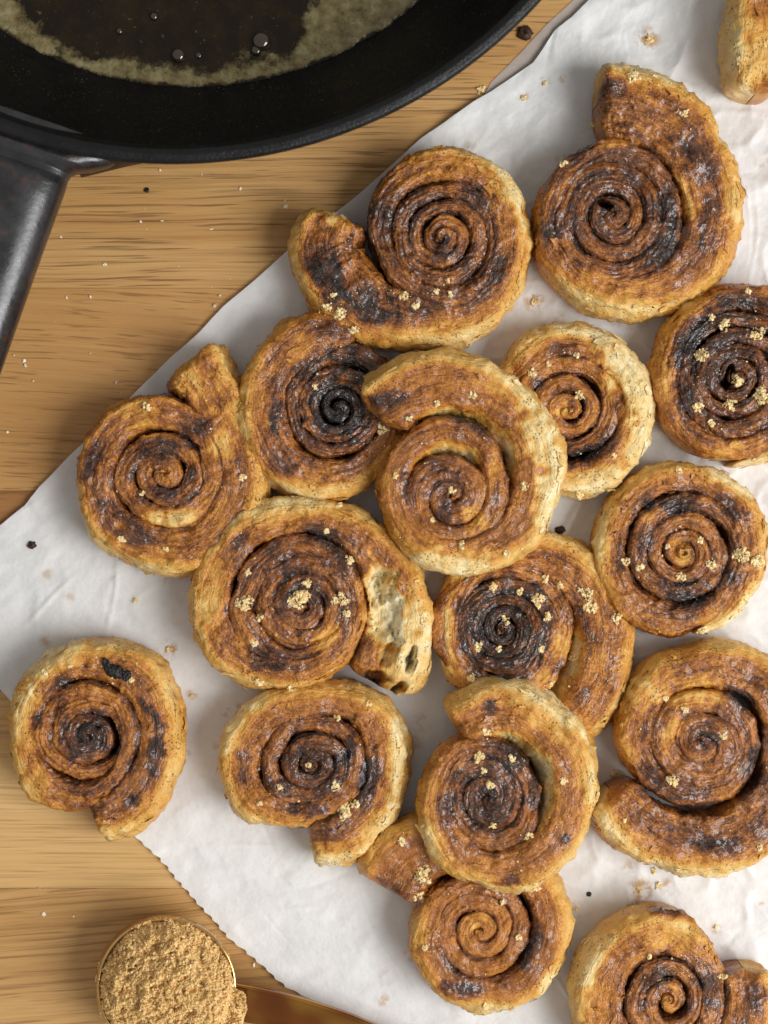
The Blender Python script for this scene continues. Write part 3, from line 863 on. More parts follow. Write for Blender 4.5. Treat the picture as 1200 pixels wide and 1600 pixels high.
R['K'] = roll('pastry_roll', 'neat round roll at right with two sugar clumps, just below the darkest roll',
    polar(1068, 862, [(-82, 144, 24), (-50, 142, 50), (0, 136, 52), (45, 141, 50), (90, 140, 48), (135, 140, 46), (180, 138, 46), (225, 138, 44), (262, 136, 38), (300, 118, 31), (345, 104, 30)]),
    (1068, 862), 3.6, H=82, seam_amp=0.29, inner_off=-0.04, mott=1.0, seed=11, base=0.45, taper=True,
    dark=[(1010, 840, 20, .35, 2, 75), (1060, 785, 18, .38, 3, 10), (1140, 790, 22, .3, 1.8, -50), (1145, 905, 16, .45), (1065, 920, 22, .3, 2.4, -10), (1010, 790, 20, .25), (1055, 800, 12, .3), (1085, 940, 22, .25, 2, 20), (970, 860, 12, .25, 3, 90)],
    pale=[(1065, 865, 22, .3), (1010, 815, 16, .22, 2, 50), (1150, 745, 36, .25, 1.6, -30), (1150, 970, 46, .22, 2, 40), (945, 850, 14, .15, 3, 90)])
R['L'] = roll('pastry_roll', 'roll apart at far left, partly over bare wood, black burnt flake on top',
    [(140, 1283, 72), (205, 1258, 80), (247, 1180, 64), (240, 1092, 62), (190, 1038, 58), (118, 1034, 54), (58, 1078, 54), (36, 1150, 54), (62, 1222, 54), (122, 1247, 44), (172, 1220, 34),
     (200, 1160, 32), (184, 1102, 32), (138, 1080, 32)],
    (136, 1150), 3.9, H=80, z0=6, seam_amp=0.30, inner_off=-0.04, mott=1.0, seed=12, base=0.42, tail=1.2, ell=(0.2, 1.1),
    dark=[(135, 1150, 46, .40), (243, 1180, 16, .48, 3.4, 80), (55, 1128, 12, .5, 1.6, 60), (100, 1065, 14, .4), (232, 1108, 10, .4, 2.6, -50), (140, 1230, 20, .22, 2, 0), (130, 1270, 20, .28, 1.8, 20), (90, 1090, 26, .2), (205, 1250, 16, .35), (283, 1115, 7, .6)],
    pale=[(40, 1130, 26, .2, 2.4, 85), (160, 1300, 34, .16), (80, 1030, 40, .16, 2, 30), (60, 1220, 30, .15)])
R['M'] = roll('pastry_roll', 'roll with dark glossy oval rings and a notched bottom edge, below the torn roll',
    [(480, 1318, 74), (540, 1308, 76), (592, 1258, 70), (603, 1180, 68), (572, 1112, 60), (500, 1096, 52), (422, 1112, 60), (376, 1172, 66), (382, 1242, 60), (432, 1272, 44),
     (498, 1268, 40), (548, 1225, 36), (553, 1165, 34), (512, 1130, 32), (455, 1138, 31), (425, 1185, 31)],
    (488, 1195), 2.9, H=82, z0=5, seam_amp=0.32, inner_off=-0.02, mott=0.9, seed=13, base=0.43, tail=1.3, ell=(-0.25, 1.15),
    dark=[(495, 1195, 74, .24), (575, 1225, 20, .45, 2.4, 75), (540, 1180, 16, .3, 2, 80), (480, 1265, 16, .3, 2.4, -5), (378, 1220, 14, .32), (510, 1300, 20, .25, 2, 15), (440, 1235, 14, .3, 2, -40), (375, 1180, 12, .25)],
    pale=[(620, 1180, 20, .34, 3.4, 85), (360, 1150, 26, .16, 2, 70), (480, 1340, 40, .2, 2, 5), (590, 1290, 26, .22, 2, 40), (395, 1090, 30, .2)])  # first patch is window brightness painted on the right rim
R['O'] = roll('pastry_roll', 'wide roll at right with a long dark pastry band sweeping below it',
    [(952, 1236, 86), (997, 1290, 94), (1080, 1324, 98), (1164, 1306, 100), (1226, 1238, 92), (1235, 1130, 84), (1190, 1062, 72), (1112, 1040, 64), (1036, 1062, 60), (996, 1122, 56),
     (1006, 1188, 52), (1055, 1230, 48), (1122, 1234, 46), (1164, 1192, 44), (1162, 1134, 42), (1118, 1096, 40)],
    (1096, 1160), 2.4, H=86, z0=6, seam_amp=0.24, inner_off=-0.05, mott=1.0, seed=14, base=0.47, tail=3.0, dome=0.10, ell=(0.6, 1.15), fill=8.0,
    dark=[(1110, 1318, 24, .32, 3.4, -8), (990, 1275, 18, .3, 2, -40), (1010, 1215, 18, .3, 2, -60), (1175, 1190, 14, .38, 3, 70), (1150, 1090, 18, .35, 1.8, -50), (1080, 1030, 40, .1), (1100, 1155, 24, .25), (1060, 1230, 30, .2, 2, -20), (1190, 1290, 30, .2), (1030, 1130, 12, .2)],
    pale=[(1090, 1075, 30, .28, 2.6, 8), (960, 1280, 40, .2, 2, -50), (1050, 1140, 16, .28, 2.4, 60), (1010, 1090, 30, .16), (1100, 1370, 60, .15, 2, 0)])
R['P'] = roll('pastry_roll', 'bottom roll with a clean pale-and-brown spiral, its loose end poking out left',
    [(598, 1398, 92), (630, 1342, 98), (700, 1322, 76), (782, 1340, 58), (845, 1388, 58), (866, 1460, 58), (838, 1530, 56), (770, 1560, 56), (700, 1538, 54), (666, 1475, 52),
     (688, 1412, 46), (742, 1382, 38), (796, 1402, 34), (816, 1452, 32), (796, 1502, 30)],
    (752, 1454), 2.7, H=80, z0=5, seam_amp=0.37, inner_off=-0.06, mott=0.6, seed=15, base=0.45, tail=2.2,
    dark=[(720, 1545, 16, .35, 2.4, -5), (835, 1475, 14, .35, 2.4, 70), (820, 1500, 16, .22), (590, 1385, 16, .25), (620, 1400, 20, .14), (790, 1535, 14, .22)],
    pale=[(750, 1455, 60, .10), (743, 1450, 10, .25), (860, 1540, 26, .2), (660, 1450, 20, .12, 2, 80), (770, 1585, 40, .15), (600, 1425, 24, .12)])
R['N'] = roll('pastry_roll', 'stacked roll low in the pile, raised golden rim around a sunken dark spiral',
    [(708, 1140, 70), (756, 1112, 76), (826, 1114, 76), (888, 1172, 76), (898, 1260, 74), (862, 1332, 70), (790, 1364, 64), (716, 1338, 62), (684, 1270, 56), (698, 1204, 46), (740, 1172, 40),
     (796, 1184, 36), (832, 1235, 34), (822, 1292, 34)],
    (764, 1248), 2.6, H=92, z0=34, seam_amp=0.29, inner_off=0.0, mott=0.8, seed=16, base=0.41, tail=1.2, dome=-0.14, fill=50.0, openness=1.0,
    dark=[(765, 1245, 70, .26), (764, 1105, 15, .5), (800, 1378, 10, .5, 3, 8), (695, 1265, 22, .3, 1.8, 80), (790, 1175, 26, .25, 2, -10), (835, 1240, 14, .25, 3, 80), (885, 1310, 9, .4), (690, 1125, 20, .15), (762, 1245, 16, .22)],
    pale=[(850, 1115, 40, .20, 2, -35), (855, 1220, 10, .3, 4, 85), (670, 1310, 30, .16), (910, 1200, 20, .14, 3, -80)])  # patches on the upper right rim paint in the window light
R['Q'] = roll('pastry_roll', 'roll cut by the bottom edge, blackened upper rim and bulge at its right',
    [(1168, 1518, 78), (1170, 1595, 84), (1135, 1670, 82), (1050, 1700, 74), (965, 1660, 74), (935, 1572, 76), (965, 1492, 72), (1040, 1460, 66), (1100, 1505, 50), (1118, 1570, 44),
     (1090, 1630, 40), (1030, 1636, 38), (992, 1585, 36)],
    (1046, 1566), 2.6, H=84, z0=5, seam_amp=0.32, inner_off=-0.05, mott=0.85, seed=17, base=0.44, tail=1.6, ell=(0.1, 0.85),
    dark=[(1050, 1425, 12, .55, 3.6, -10), (1100, 1440, 9, .5, 2, -40), (1180, 1560, 20, .35, 1.6, 80), (1110, 1540, 26, .35, 1.6, -70), (1030, 1525, 18, .28, 2, 20), (1010, 1570, 14, .3)],
    pale=[(1050, 1465, 30, .16, 2.4, 0), (920, 1500, 30, .2, 2, 60), (940, 1560, 30, .1), (1165, 1500, 26, .18), (1050, 1560, 14, .22, 2, 80)])

# ------------------------------------------------------------------ ray casting on to the rolls and the sheet
allv = np.vstack(ROLL_VERTS + [paper_verts])
allf = np.vstack(ROLL_FACES + [paper_faces + _voff])
plane_v = np.array([[-1, -1, 0], [1, -1, 0], [1, 1, 0], [-1, 1, 0]], float)
allf = np.vstack([allf, np.array([[0, 1, 2, 3]]) + len(allv)])
allv = np.vstack([allv, plane_v])
bvh = BVHTree.FromPolygons([tuple(v) for v in allv.tolist()], [tuple(f) for f in allf.tolist()])
eye = Vector((0, 0, D * S))

def hit(x, y):
    d = Vector(((x - 600) * S, (800 - y) * S, -D * S)).normalized()
    loc, nor, _, _ = bvh.ray_cast(eye, d)
    if nor.z < 0: nor = -nor
    return loc, nor

# ------------------------------------------------------------------ small grains
_t = (1 + 5 ** 0.5) / 2
ICO_V = np.array([(-1, _t, 0), (1, _t, 0), (-1, -_t, 0), (1, -_t, 0), (0, -1, _t), (0, 1, _t), (0, -1, -_t), (0, 1, -_t), (_t, 0, -1), (_t, 0, 1), (-_t, 0, -1), (-_t, 0, 1)], float)
ICO_V /= np.linalg.norm(ICO_V[0])
ICO_F = np.array([(0, 11, 5), (0, 5, 1), (0, 1, 7), (0, 7, 10), (0, 10, 11), (1, 5, 9), (5, 11, 4), (11, 10, 2), (10, 7, 6), (7, 1, 8), (3, 9, 4), (3, 4, 2), (3, 2, 6), (3, 6, 8), (3, 8, 9), (4, 9, 5), (2, 4, 11), (6, 2, 10), (8, 6, 7), (9, 8, 1)])

def grains_mesh(name, pts, sizes, flat=0.0):
    pts = np.asarray(pts); n = len(pts)
    jit = 1 + 0.34 * nrng.normal(size=(n, 12, 1))
    sc3 = np.asarray(sizes)[:, None] * (1 + 0.25 * nrng.normal(size=(n, 3)))
    if flat: sc3[:, 2] *= (1 - flat)
    v = ICO_V[None] * np.clip(jit, 0.5, 1.6) * sc3[:, None, :]
    ang = nrng.uniform(0, 6.28, n); c_, s_ = np.cos(ang), np.sin(ang)
    vx = v[..., 0] * c_[:, None] - v[..., 1] * s_[:, None]; vy = v[..., 0] * s_[:, None] + v[..., 1] * c_[:, None]
    v = np.stack([vx, vy, v[..., 2]], -1) + pts[:, None, :]
    f = (ICO_F[None] + (np.arange(n) * 12)[:, None, None]).reshape(-1, 3)
    return new_mesh(name, v.reshape(-1, 3), f, smooth_=False)

def clump_pts(x, y, r, dens=1.0, asp=1.0, ang=0.0):
    """grains heaped in a little ragged clump around the pixel"""
    out, sz = [], []
    subs = [(0, 0, r * 0.62)]
    for _ in range(4):
        a = rng.uniform(0, 6.28); d = r * rng.uniform(0.3, 0.75)
        subs.append((math.cos(a) * d * asp, math.sin(a) * d, r * rng.uniform(0.25, 0.45)))
    c_, s_ = math.cos(math.radians(ang)), math.sin(math.radians(ang))
    for (ox, oy, sr) in subs:
        k = int(max(6, sr * sr * 0.75 * dens))
        for _ in range(k):
            a = rng.uniform(0, 6.28); d = sr * math.sqrt(rng.random())
            u, v = ox + math.cos(a) * d, oy + math.sin(a) * d
            X, Y = x + u * c_ + v * s_, y - u * s_ + v * c_
            loc, nor = hit(X, Y)
            up = rng.random() * max(0, 1 - (d / sr) ** 2) * sr * 0.8
            p = loc + Vector((0, 0, (0.6 + up) * S))
            out.append(tuple(p)); sz.append((rng.uniform(0.6, 1.7) if rng.random() < 0.8 else rng.uniform(1.8, 2.9)) * S)
    return out, sz

clumps = {
    'A': [(632, 462, 9), (648, 478, 6), (683, 455, 5), (703, 462, 4), (700, 438, 5), (520, 460, 5)],
    'B': [(988, 122, 12), (1068, 178, 8), (925, 195, 4)],
    'D': [(228, 635, 8), (378, 745, 7), (223, 770, 5), (188, 842, 6), (260, 858, 5)],
    'E': [(530, 492, 13), (555, 515, 8), (494, 605, 6), (510, 480, 7)],
    'F': [(705, 765, 6), (738, 615, 7), (598, 672, 9), (676, 812, 5), (720, 855, 7, 2.2, 70), (793, 863, 8), (820, 760, 9), (682, 632, 6), (637, 655, 5), (845, 826, 5), (618, 742, 7)],
    'G': [(832, 582, 9), (905, 620, 8, 1.8, 40), (902, 555, 6), (858, 568, 5), (960, 710, 6), (905, 772, 7)],
    'H': [(1098, 555, 15), (1132, 508, 12), (1112, 495, 7), (1183, 522, 15, 1.4, 70), (1092, 636, 11), (1140, 630, 11, 1.6, 60), (1190, 618, 16), (1150, 595, 12), (1170, 455, 6), (1112, 662, 7)],
    'I': [(466, 938, 22), (380, 942, 15, 1.5, 20), (545, 875, 8), (535, 938, 12, 1.6, 10), (542, 958, 7), (405, 965, 5), (398, 1005, 6), (455, 1075, 7), (405, 1065, 8), (530, 790, 7), (388, 895, 7), (480, 912, 8), (510, 830, 4)],
    'J': [(842, 935, 14), (915, 925, 12, 1.6, -30), (922, 950, 12), (855, 965, 8), (790, 968, 9), (895, 1028, 9), (770, 918, 8), (852, 905, 7), (735, 1058, 8), (748, 1010, 8), (780, 1012, 6), (962, 965, 10), (845, 1015, 7), (862, 1070, 7), (875, 915, 6), (812, 925, 6)],
    'K': [(1160, 868, 17), (1185, 876, 15), (978, 878, 9), (998, 886, 8), (1060, 900, 7, 2.0, -20), (1110, 880, 12), (1042, 853, 5), (1095, 845, 7), (1098, 985, 9), (1060, 735, 7)],
    'L': [(205, 1062, 4), (110, 1040, 3), (70, 1050, 4)],
    'M': [(538, 1268, 16), (556, 1256, 8), (524, 1230, 10), (484, 1195, 5), (527, 1122, 6), (405, 1255, 4), (437, 1230, 4), (575, 1098, 5)],
    'N': [(748, 1182, 11, 1.6, -30), (765, 1228, 8), (757, 1206, 5), (826, 1305, 8), (770, 1290, 6), (800, 1185, 6), (880, 1220, 6), (838, 1385, 9), (760, 1145, 8)],
    'O': [(1050, 1218, 12), (975, 1282, 5), (1022, 1362, 6), (1130, 1150, 6), (1070, 1110, 6), (1040, 1090, 8), (960, 1208, 6), (1188, 1325, 5)],
    'P': [(658, 1370, 16, 1.5, 75), (652, 1402, 12), (628, 1315, 8), (664, 1480, 7), (785, 1410, 5), (758, 1572, 5), (810, 1465, 5)],
    'Q': [(1130, 1525, 7), (1015, 1495, 4)],
}
sugar_label = {
    'A': 'few sugar crumbs on the roll nearest the skillet', 'B': 'two sugar clumps on the largest roll, on its arching loose end',
    'D': 'stray sugar crumbs on the leftmost roll above the middle', 'E': 'coarse sugar crumbs at the top of the burnt-centred leaning roll',
    'F': 'scattered sugar crumbs on the topmost roll of the pile', 'G': 'sugar flecks on the roll with the painted-lit rim under the topmost one',
    'H': 'bright sugar clumps on the darkest roll at the right edge', 'I': 'heaped golden sugar on the centre of the torn roll',
    'J': 'sugar clumps strewn over the roll with the dark disc centre', 'K': 'two big sugar clumps and crumbs on the neat round roll at right',
    'L': 'tiny sugar crumbs on the roll apart at the far left', 'M': 'sugar clump and crumbs on the dark-ringed roll below the torn one',
    'N': 'sugar crumbs in the sunken spiral of the stacked golden-rimmed roll', 'O': 'sugar crumbs on the wide roll with the long dark band',
    'P': 'sugar trail between the bottom roll and its loose end', 'Q': 'a few crumbs on the roll cut by the bottom edge'}
for k, lst in clumps.items():
    P_, Z_ = [], []
    for c in lst:
        asp, ang = (c[3], c[4]) if len(c) > 3 else (1.0, 0.0)
        a, b = clump_pts(c[0], c[1], c[2], 1.0, asp, ang)
        P_ += a; Z_ += b
    # loose single grains over the same roll
    bx = [c[0] for c in lst]; by = [c[1] for c in lst]
    for _ in range(70):
        X = rng.uniform(min(bx) - 15, max(bx) + 15); Y = rng.uniform(min(by) - 15, max(by) + 15)
        loc, nor = hit(X, Y)
        if loc.z > 45 * S:
            P_.append((loc.x, loc.y, loc.z + 0.5 * S)); Z_.append(rng.choice((0.4, 0.45, 0.5, 0.6, 0.7, 0.9, 1.3)) * S)
    tag(obj('sugar_crumbs', grains_mesh('sugar_crumbs', P_, Z_), M_sugar), sugar_label[k], 'sugar', kind='stuff')

# sugar dropped on the paper and the wood
P_, Z_ = [], []
for (x, y, r) in [(1012, 62, 9), (850, 130, 4), (818, 155, 5), (835, 472, 7), (265, 1016, 5), (300, 1088, 3), (1000, 1388, 6), (1028, 1384, 5), (990, 1418, 4), (900, 1420, 4), (210, 938, 3), (880, 255, 6), (752, 140, 9), (1118, 1448, 3)]:
    a, b = clump_pts(x, y, r, 0.7)
    P_ += a; Z_ += b
tag(obj('sugar_crumbs', grains_mesh('sugar_crumbs', P_, Z_), M_sugar), 'spilled brown sugar specks on the bare parchment between the rolls', 'sugar', kind='stuff')

P_, Z_ = [], []
for (x, y, r) in [(335, 477, 3.2), (343, 462, 2.4), (250, 266, 1.8), (376, 295, 2.2), (78, 355, 2.4), (70, 375, 1.8), (95, 370, 1.8), (40, 571, 3.0), (37, 564, 2), (165, 413, 2), (104, 465, 2), (141, 464, 2.2),
                  (61, 1387, 2.2), (68, 1428, 2.6), (182, 597, 2), (220, 346, 2), (253, 345, 1.8), (163, 413, 2), (315, 272, 1.6), (141, 552, 2), (22, 555, 2), (396, 1508, 2.4), (330, 358, 1.8), (12, 675, 2), (181, 598, 2), (445, 313, 3), (446, 322, 3), (52, 595, 2), (115, 1432, 2)]:
    p = px(x, y, 1); P_.append(p); Z_.append(r * S)
for _ in range(28):
    x, y = rng.uniform(0, 440), rng.uniform(265, 760)
    if x < np.interp(y, ey, ex) - 12:
        P_.append(px(x, y, 0.6)); Z_.append(rng.uniform(0.4, 0.8) * S)
tag(obj('salt_grains', grains_mesh('salt_grains', P_, Z_), M_salt), 'scattered white salt grains on the bare oak table', 'salt', kind='stuff')

def crumb(name, x, y, r, mat, label, cat, asp=1.0):
    loc, nor = hit(x, y)
    n, m = 14, 9
    th = np.linspace(0, 2 * np.pi, n, endpoint=False)[None, :]; ph = np.linspace(0.08, np.pi - 0.08, m)[:, None]
    d = np.stack([np.sin(ph) * np.cos(th), np.sin(ph) * np.sin(th), np.cos(ph) + 0 * th], -1)
    q = 1 + 0.35 * fbm(d[..., 0] * 1.7 + x, d[..., 1] * 1.7 + y, d[..., 2] * 1.7, 3)
    v = d * q[..., None] * np.array([r * asp, r, r * 0.45]) * S
    v = v + np.array([loc.x, loc.y, loc.z + 0.25 * r * S])
    f = grid_faces(m, n, True)
    caps = [[(list(range(n)))], [list(range((m - 1) * n, m * n))[::-1]]]
    me = new_mesh(name, v.reshape(-1, 3), [f, np.array(caps[0]), np.array(caps[1])])
    return tag(obj(name, me, mat), label, cat)
crumb('burnt_crumb', 820, 52, 11, M_crumb, 'dark burnt crumb on the wood beside the skillet rim', 'crumb', 1.1)
crumb('burnt_crumb', 229, 297, 4, M_char, 'tiny black crumb on the wood below the skillet', 'crumb')
crumb('burnt_crumb', 50, 852, 6, M_crumb, 'small brown crumb on the parchment at the far left', 'crumb', 1.2)
crumb('burnt_crumb', 920, 1397, 4, M_char, 'tiny black crumb on parchment above the roll cut by the bottom edge', 'crumb')
crumb('burnt_crumb', 876, 828, 6, M_crumb, 'small brown crumb on parchment right of the topmost roll', 'crumb', 1.5)

# burnt flake on the roll that stands apart
def char_flake():
    n, m = 40, 12
    a = np.linspace(0, 1, n)[:, None]; b = np.linspace(-1, 1, m)[None, :]
    cx_ = np.interp(a, [0, .3, 1], [160, 170, 205]); cy_ = np.interp(a, [0, .3, 1], [1030, 1046, 1058])
    hw_ = 11 * np.sqrt(np.clip(1 - (2 * a - 1) ** 4, 0, 1)) * (0.8 + 0.5 * fbm(a * 6, 2.0, 0, 2)) + 0.5
    X = cx_ + b * hw_ * -0.35 + 0 * a; Y = cy_ + b * hw_
    base = np.array([[hit(float(X[i, j]), float(Y[i, j]))[0].z / S for j in range(m)] for i in range(n)])
    Z = base + 1 + 7 * (1 - b ** 2) ** 0.5 * (0.6 + 0.8 * np.abs(fbm(X / 5.0, Y / 5.0, 0, 3)))
    W = np.stack([(X - 600) * (1 - Z / D) * S, (800 - Y) * (1 - Z / D) * S, Z * S], -1).reshape(-1, 3)
    me = new_mesh('charred_flake', W, grid_faces(n, m))
    o = obj('charred_flake', me, M_char, R['L'])
    o['label'] = 'black charred flake stuck on the rim'
char_flake()

# ------------------------------------------------------------------ cast iron skillet
def lathe(prof, n, a0=0.0, a1=2 * math.pi):
    prof = np.asarray(prof, float)
    full = abs(a1 - a0 - 2 * math.pi) < 1e-6
    th = np.linspace(a0, a1, n, endpoint=not full)
    v = np.stack([prof[:, 0][:, None] * np.cos(th)[None], prof[:, 0][:, None] * np.sin(th)[None], np.repeat(prof[:, 1][:, None], n, 1)], -1)
    return v, full

PC = (-299.0, 1195.0)      # pan centre, px from image centre, y up
M_iron = mat_iron('cast_iron', (8, 8, 8), (15, 14, 14), 0.34, 0.55, spec=0.22)
M_rim = mat_iron('cast_iron_rim', (9, 9, 10), (19, 18, 19), 0.32, 0.48, spec=0.36)
M_handle = mat_iron('cast_iron_handle', (20, 19, 21), (40, 38, 42), 0.22, 0.38, 0.3, spec=0.75, bstr=0.16)
pan = empty('skillet', (PC[0] * S, PC[1] * S, 0))
tag(pan, 'black cast iron skillet with browned butter, cut by the upper left corner', 'skillet')
def place(v):
    v = v.reshape(-1, 3).copy()
    v[:, 0] += PC[0]; v[:, 1] += PC[1]
    return v * S
prof_body = [(0, 2), (300, 2), (520, 2), (540, 8), (552, 22), (600, 95), (650, 175), (676, 216), (684, 226)]
prof_rim = [(684, 226), (696, 233), (702, 240), (703, 246), (699, 251), (690, 253), (682, 249), (677, 241), (673, 231)]
prof_in = [(673, 231), (655, 200), (622, 146), (585, 84), (552, 38), (535, 22), (515, 16), (400, 14), (0, 14)]
def smooth_prof(p, k=5):
    p = np.array(p, float)
    t = np.arange(len(p)); tt_ = np.linspace(0, len(p) - 1, (len(p) - 1) * k + 1)
    return np.stack([np.interp(tt_, t, p[:, 0]), np.interp(tt_, t, p[:, 1])], -1)
for nm, pr, mt in (('pan_body', prof_body, M_iron), ('rim', prof_rim, M_rim), ('pan_interior', prof_in, M_iron)):
    v, full = lathe(smooth_prof(pr, 4), 360)
    th = np.linspace(0, 2 * np.pi, 360, endpoint=False)
    v[..., 2] += 0.8 * fbm(v[..., 0] / 50.0, v[..., 1] / 50.0, v[..., 2] / 30.0, 3) * (v[..., 2] > 10)
    me = new_mesh(nm, place(v), grid_faces(v.shape[0], 360, True))
    obj(nm, me, mt, pan)
# handle: leaves the wall toward the lower left; axis measured in the picture
hd = np.array([-0.316, -0.949]); hp = np.array([hd[1], -hd[0]])
def handle_mesh():
    st = [(662, 150, 40, 186), (680, 140, 42, 190), (694, 124, 43, 194), (706, 106, 45, 197), (716, 86, 42, 198), (722, 79, 38, 198), (730, 77, 40, 199), (742, 78, 46, 201), (765, 78, 48, 203), (850, 77, 47, 208), (1000, 76, 45, 214), (1200, 74, 43, 222), (1400, 84, 40, 228), (1500, 70, 34, 229), (1540, 34, 18, 230), (1546, 6, 4, 230)]
    st = np.array(st, float)
    tq = np.arange(len(st)); t_ = np.linspace(0, len(st) - 1, 120)
    D_ = [np.interp(t_, tq, st[:, k]) for k in range(4)]
    n = 64
    ph = np.linspace(0, 2 * np.pi, n, endpoint=False)
    co, si = np.cos(ph), np.sin(ph)
    cs = np.sign(co) * np.abs(co) ** 0.8; ss = np.sign(si) * np.abs(si) ** 0.85
    u = D_[1][:, None] * cs[None]; zz = D_[3][:, None] + D_[2][:, None] * ss[None]
    x = hd[0] * D_[0][:, None] + hp[0] * u; y = hd[1] * D_[0][:, None] + hp[1] * u
    v = np.stack([x, y, zz], -1)
    return v, 120, n
v, a_, b_ = handle_mesh()
me = new_mesh('handle', place(v), grid_faces(a_, b_, True))
pan_handle = obj('handle', me, M_handle, pan)
# webs that flare from the handle root into the wall
for sg in (1, -1):
    n, m = 24, 14
    a = np.linspace(0, 1, n)[:, None]; b = np.linspace(0, 1, m)[None, :]
    u0 = sg * 88; 
    du = sg * (88 + 92 * (1 - a)) + 0 * b
    rr_ = np.sqrt(np.maximum(686.0 ** 2 - du ** 2, 0))
    outr = rr_ + (716 - rr_) * (a ** 1.6)
    rad_ = rr_ - 3 + (outr - rr_ + 3) * np.sin(b * np.pi / 2)
    zz = 224 - 52 * (1 - np.cos(b * np.pi / 2)) + 0 * a
    v = np.stack([hd[0] * rad_ + hp[0] * du, hd[1] * rad_ + hp[1] * du, zz], -1)
    me = new_mesh('handle_web', place(v), grid_faces(n, m))
    obj('handle_web', me, M_rim, pan_handle)

# butter in the pan
def mat_butter():
    t = NT('brown_butter')
    p = t.geo()
    n = t.noise(p, K / 30.0, 4, 0.65)
    sp = t.noise(p, K / 7.0, 4, 0.7)
    col = t.mix(t.rng(n, 0.4, 0.7), lin((24, 16, 5)), lin((38, 27, 10)))
    col = t.mix(t.math('MULTIPLY', t.rng(sp, 0.62, 0.78), 0.55), col, lin((110, 98, 66)))
    t.l(col, t.b.inputs['Base Color'])
    t.b.inputs['Roughness'].default_value = 0.12
    t.b.inputs['Specular IOR Level'].default_value = 0.25
    t.bump(n, 0.15, 2 * S)
    return t.m
def mat_foam():
    t = NT('butter_foam')
    p = t.geo()
    n = t.noise(p, K / 26.0, 4, 0.65)
    col = t.ramp(n, [(0.3, lin((78, 62, 32))), (0.5, lin((124, 110, 70))), (0.7, lin((156, 146, 106)))])
    v = t.vor(p, K / 5.0)
    col = t.mix(t.math('MULTIPLY', t.rng(v, 0.30, 0.12), t.rng(t.noise(p, K / 20.0), .45, .6)), col, lin((66, 54, 30)))
    t.l(col, t.b.inputs['Base Color'])
    t.b.inputs['Roughness'].default_value = 0.25
    t.bump(t.vor(p, K / 4.0), 0.3, 1.2 * S)
    tr = t.n('ShaderNodeBsdfTransparent')
    mx = t.n('ShaderNodeMixShader')
    d = t.math('MULTIPLY_ADD', t.math('SUBTRACT', t.noise(p, K / 6.0, 4, 0.7), 0.5), 1.3, t.attr('dens'))
    t.l(t.rng(d, 0.05, 1.35, 0.0, 0.85), mx.inputs[0])
    t.l(tr.outputs[0], mx.inputs[1]); t.l(t.b.outputs[0], mx.inputs[2])
    t.l(mx.outputs[0], t.out.inputs['Surface'])
    return t.m
butter = empty('melted_butter', (PC[0] * S, PC[1] * S, 20 * S))
tag(butter, 'dark foamy browned butter pooled in the skillet', 'butter')
v, _ = lathe([(0, 22), (200, 22), (400, 22), (524, 22), (538, 23.5)], 240)
pool = obj('butter_pool', new_mesh('butter_pool', place(v), grid_faces(5, 240, True)[:, ::-1]), mat_butter(), butter)
g = 1.5
gx = np.arange(-330, 430, g); gy = np.arange(-545, -370, g)
GX, GY = np.meshgrid(gx, gy)
rad_ = np.hypot(GX, GY); ang = np.degrees(np.arctan2(GY, GX))        # -90 points at the viewer's bottom
wdt = np.interp(ang, [-180, -150, -128, -112, -98, -85, -72, -65, -55, -35, 0], [52, 50, 44, 40, 36, 38, 40, 84, 150, 190, 200])
nz = fbm((GX + 900) / 40.0, (GY + 900) / 40.0, 1.0, 5, 0.62)
wdt = wdt * (1 + 0.55 * fbm((GX + 400) / 90.0, (GY + 700) / 90.0, 3.0, 2))
inner = (rad_ - (532 - wdt)) / 20.0
dens = np.minimum(inner, (537 - rad_) / 5.0) + 1.1 * nz
dens = dens - smooth(60, 110, 532 - rad_) * (0.6 + 1.6 * fbm((GX + 99) / 30.0, (GY + 55) / 30.0, 2, 4, 0.6))
isl = 2.2 * (fbm((GX + 11) / 12.0, (GY + 7) / 12.0, 8.0, 3) - 0.62)
dens = np.clip(np.maximum(dens, np.where(rad_ < 528, isl, -1)), -0.2, 1.6)
cell = (dens[:-1, :-1] + dens[1:, 1:] + dens[:-1, 1:] + dens[1:, :-1]) / 4 > 0.02
cell &= rad_[:-1, :-1] < 541
GZ = 23.2 + np.clip(dens, 0, 1.6) * 1.3 + 0.6 * fbm(GX / 7.0, GY / 7.0, 0, 2) + 1.6 * smooth(510, 538, rad_)
v = np.stack([GX, GY, GZ], -1)
f = grid_faces(len(gy), len(gx)).reshape(len(gy) - 1, len(gx) - 1, 4)[cell]
used, invx = np.unique(f, return_inverse=True)
me = new_mesh('foam', place(v)[used], invx.reshape(-1, 4), attrs={'dens': dens.ravel()[used]})
obj('foam', me, mat_foam(), butter)
def mat_bubble():
    t = NT('bubble')
    t.b.inputs['Base Color'].default_value = lin((44, 32, 16))
    t.b.inputs['Roughness'].default_value = 0.04
    t.b.inputs['Coat Weight'].default_value = 1.0
    t.b.inputs['Coat Roughness'].default_value = 0.02
    return t.m
M_bub = mat_bubble()
for (x, y, r) in [(408, 64, 15), (278, 86, 11), (240, 25, 6), (186, 48, 5), (400, 78, 8), (310, 86, 5)]:
    k = 1 - 26 / D
    c = np.array([(x - 600) * k, (800 - y) * k, 24.0])
    ph = np.linspace(0, np.pi / 2, 10)[:, None]; th = np.linspace(0, 2 * np.pi, 28, endpoint=False)[None]
    v = np.stack([np.cos(ph) * np.cos(th) * r, np.cos(ph) * np.sin(th) * r, np.sin(ph) * r * 0.6 + 0 * th], -1) + c
    obj('bubble', new_mesh('bubble', v.reshape(-1, 3) * S, grid_faces(10, 28, True)), M_bub, pool)

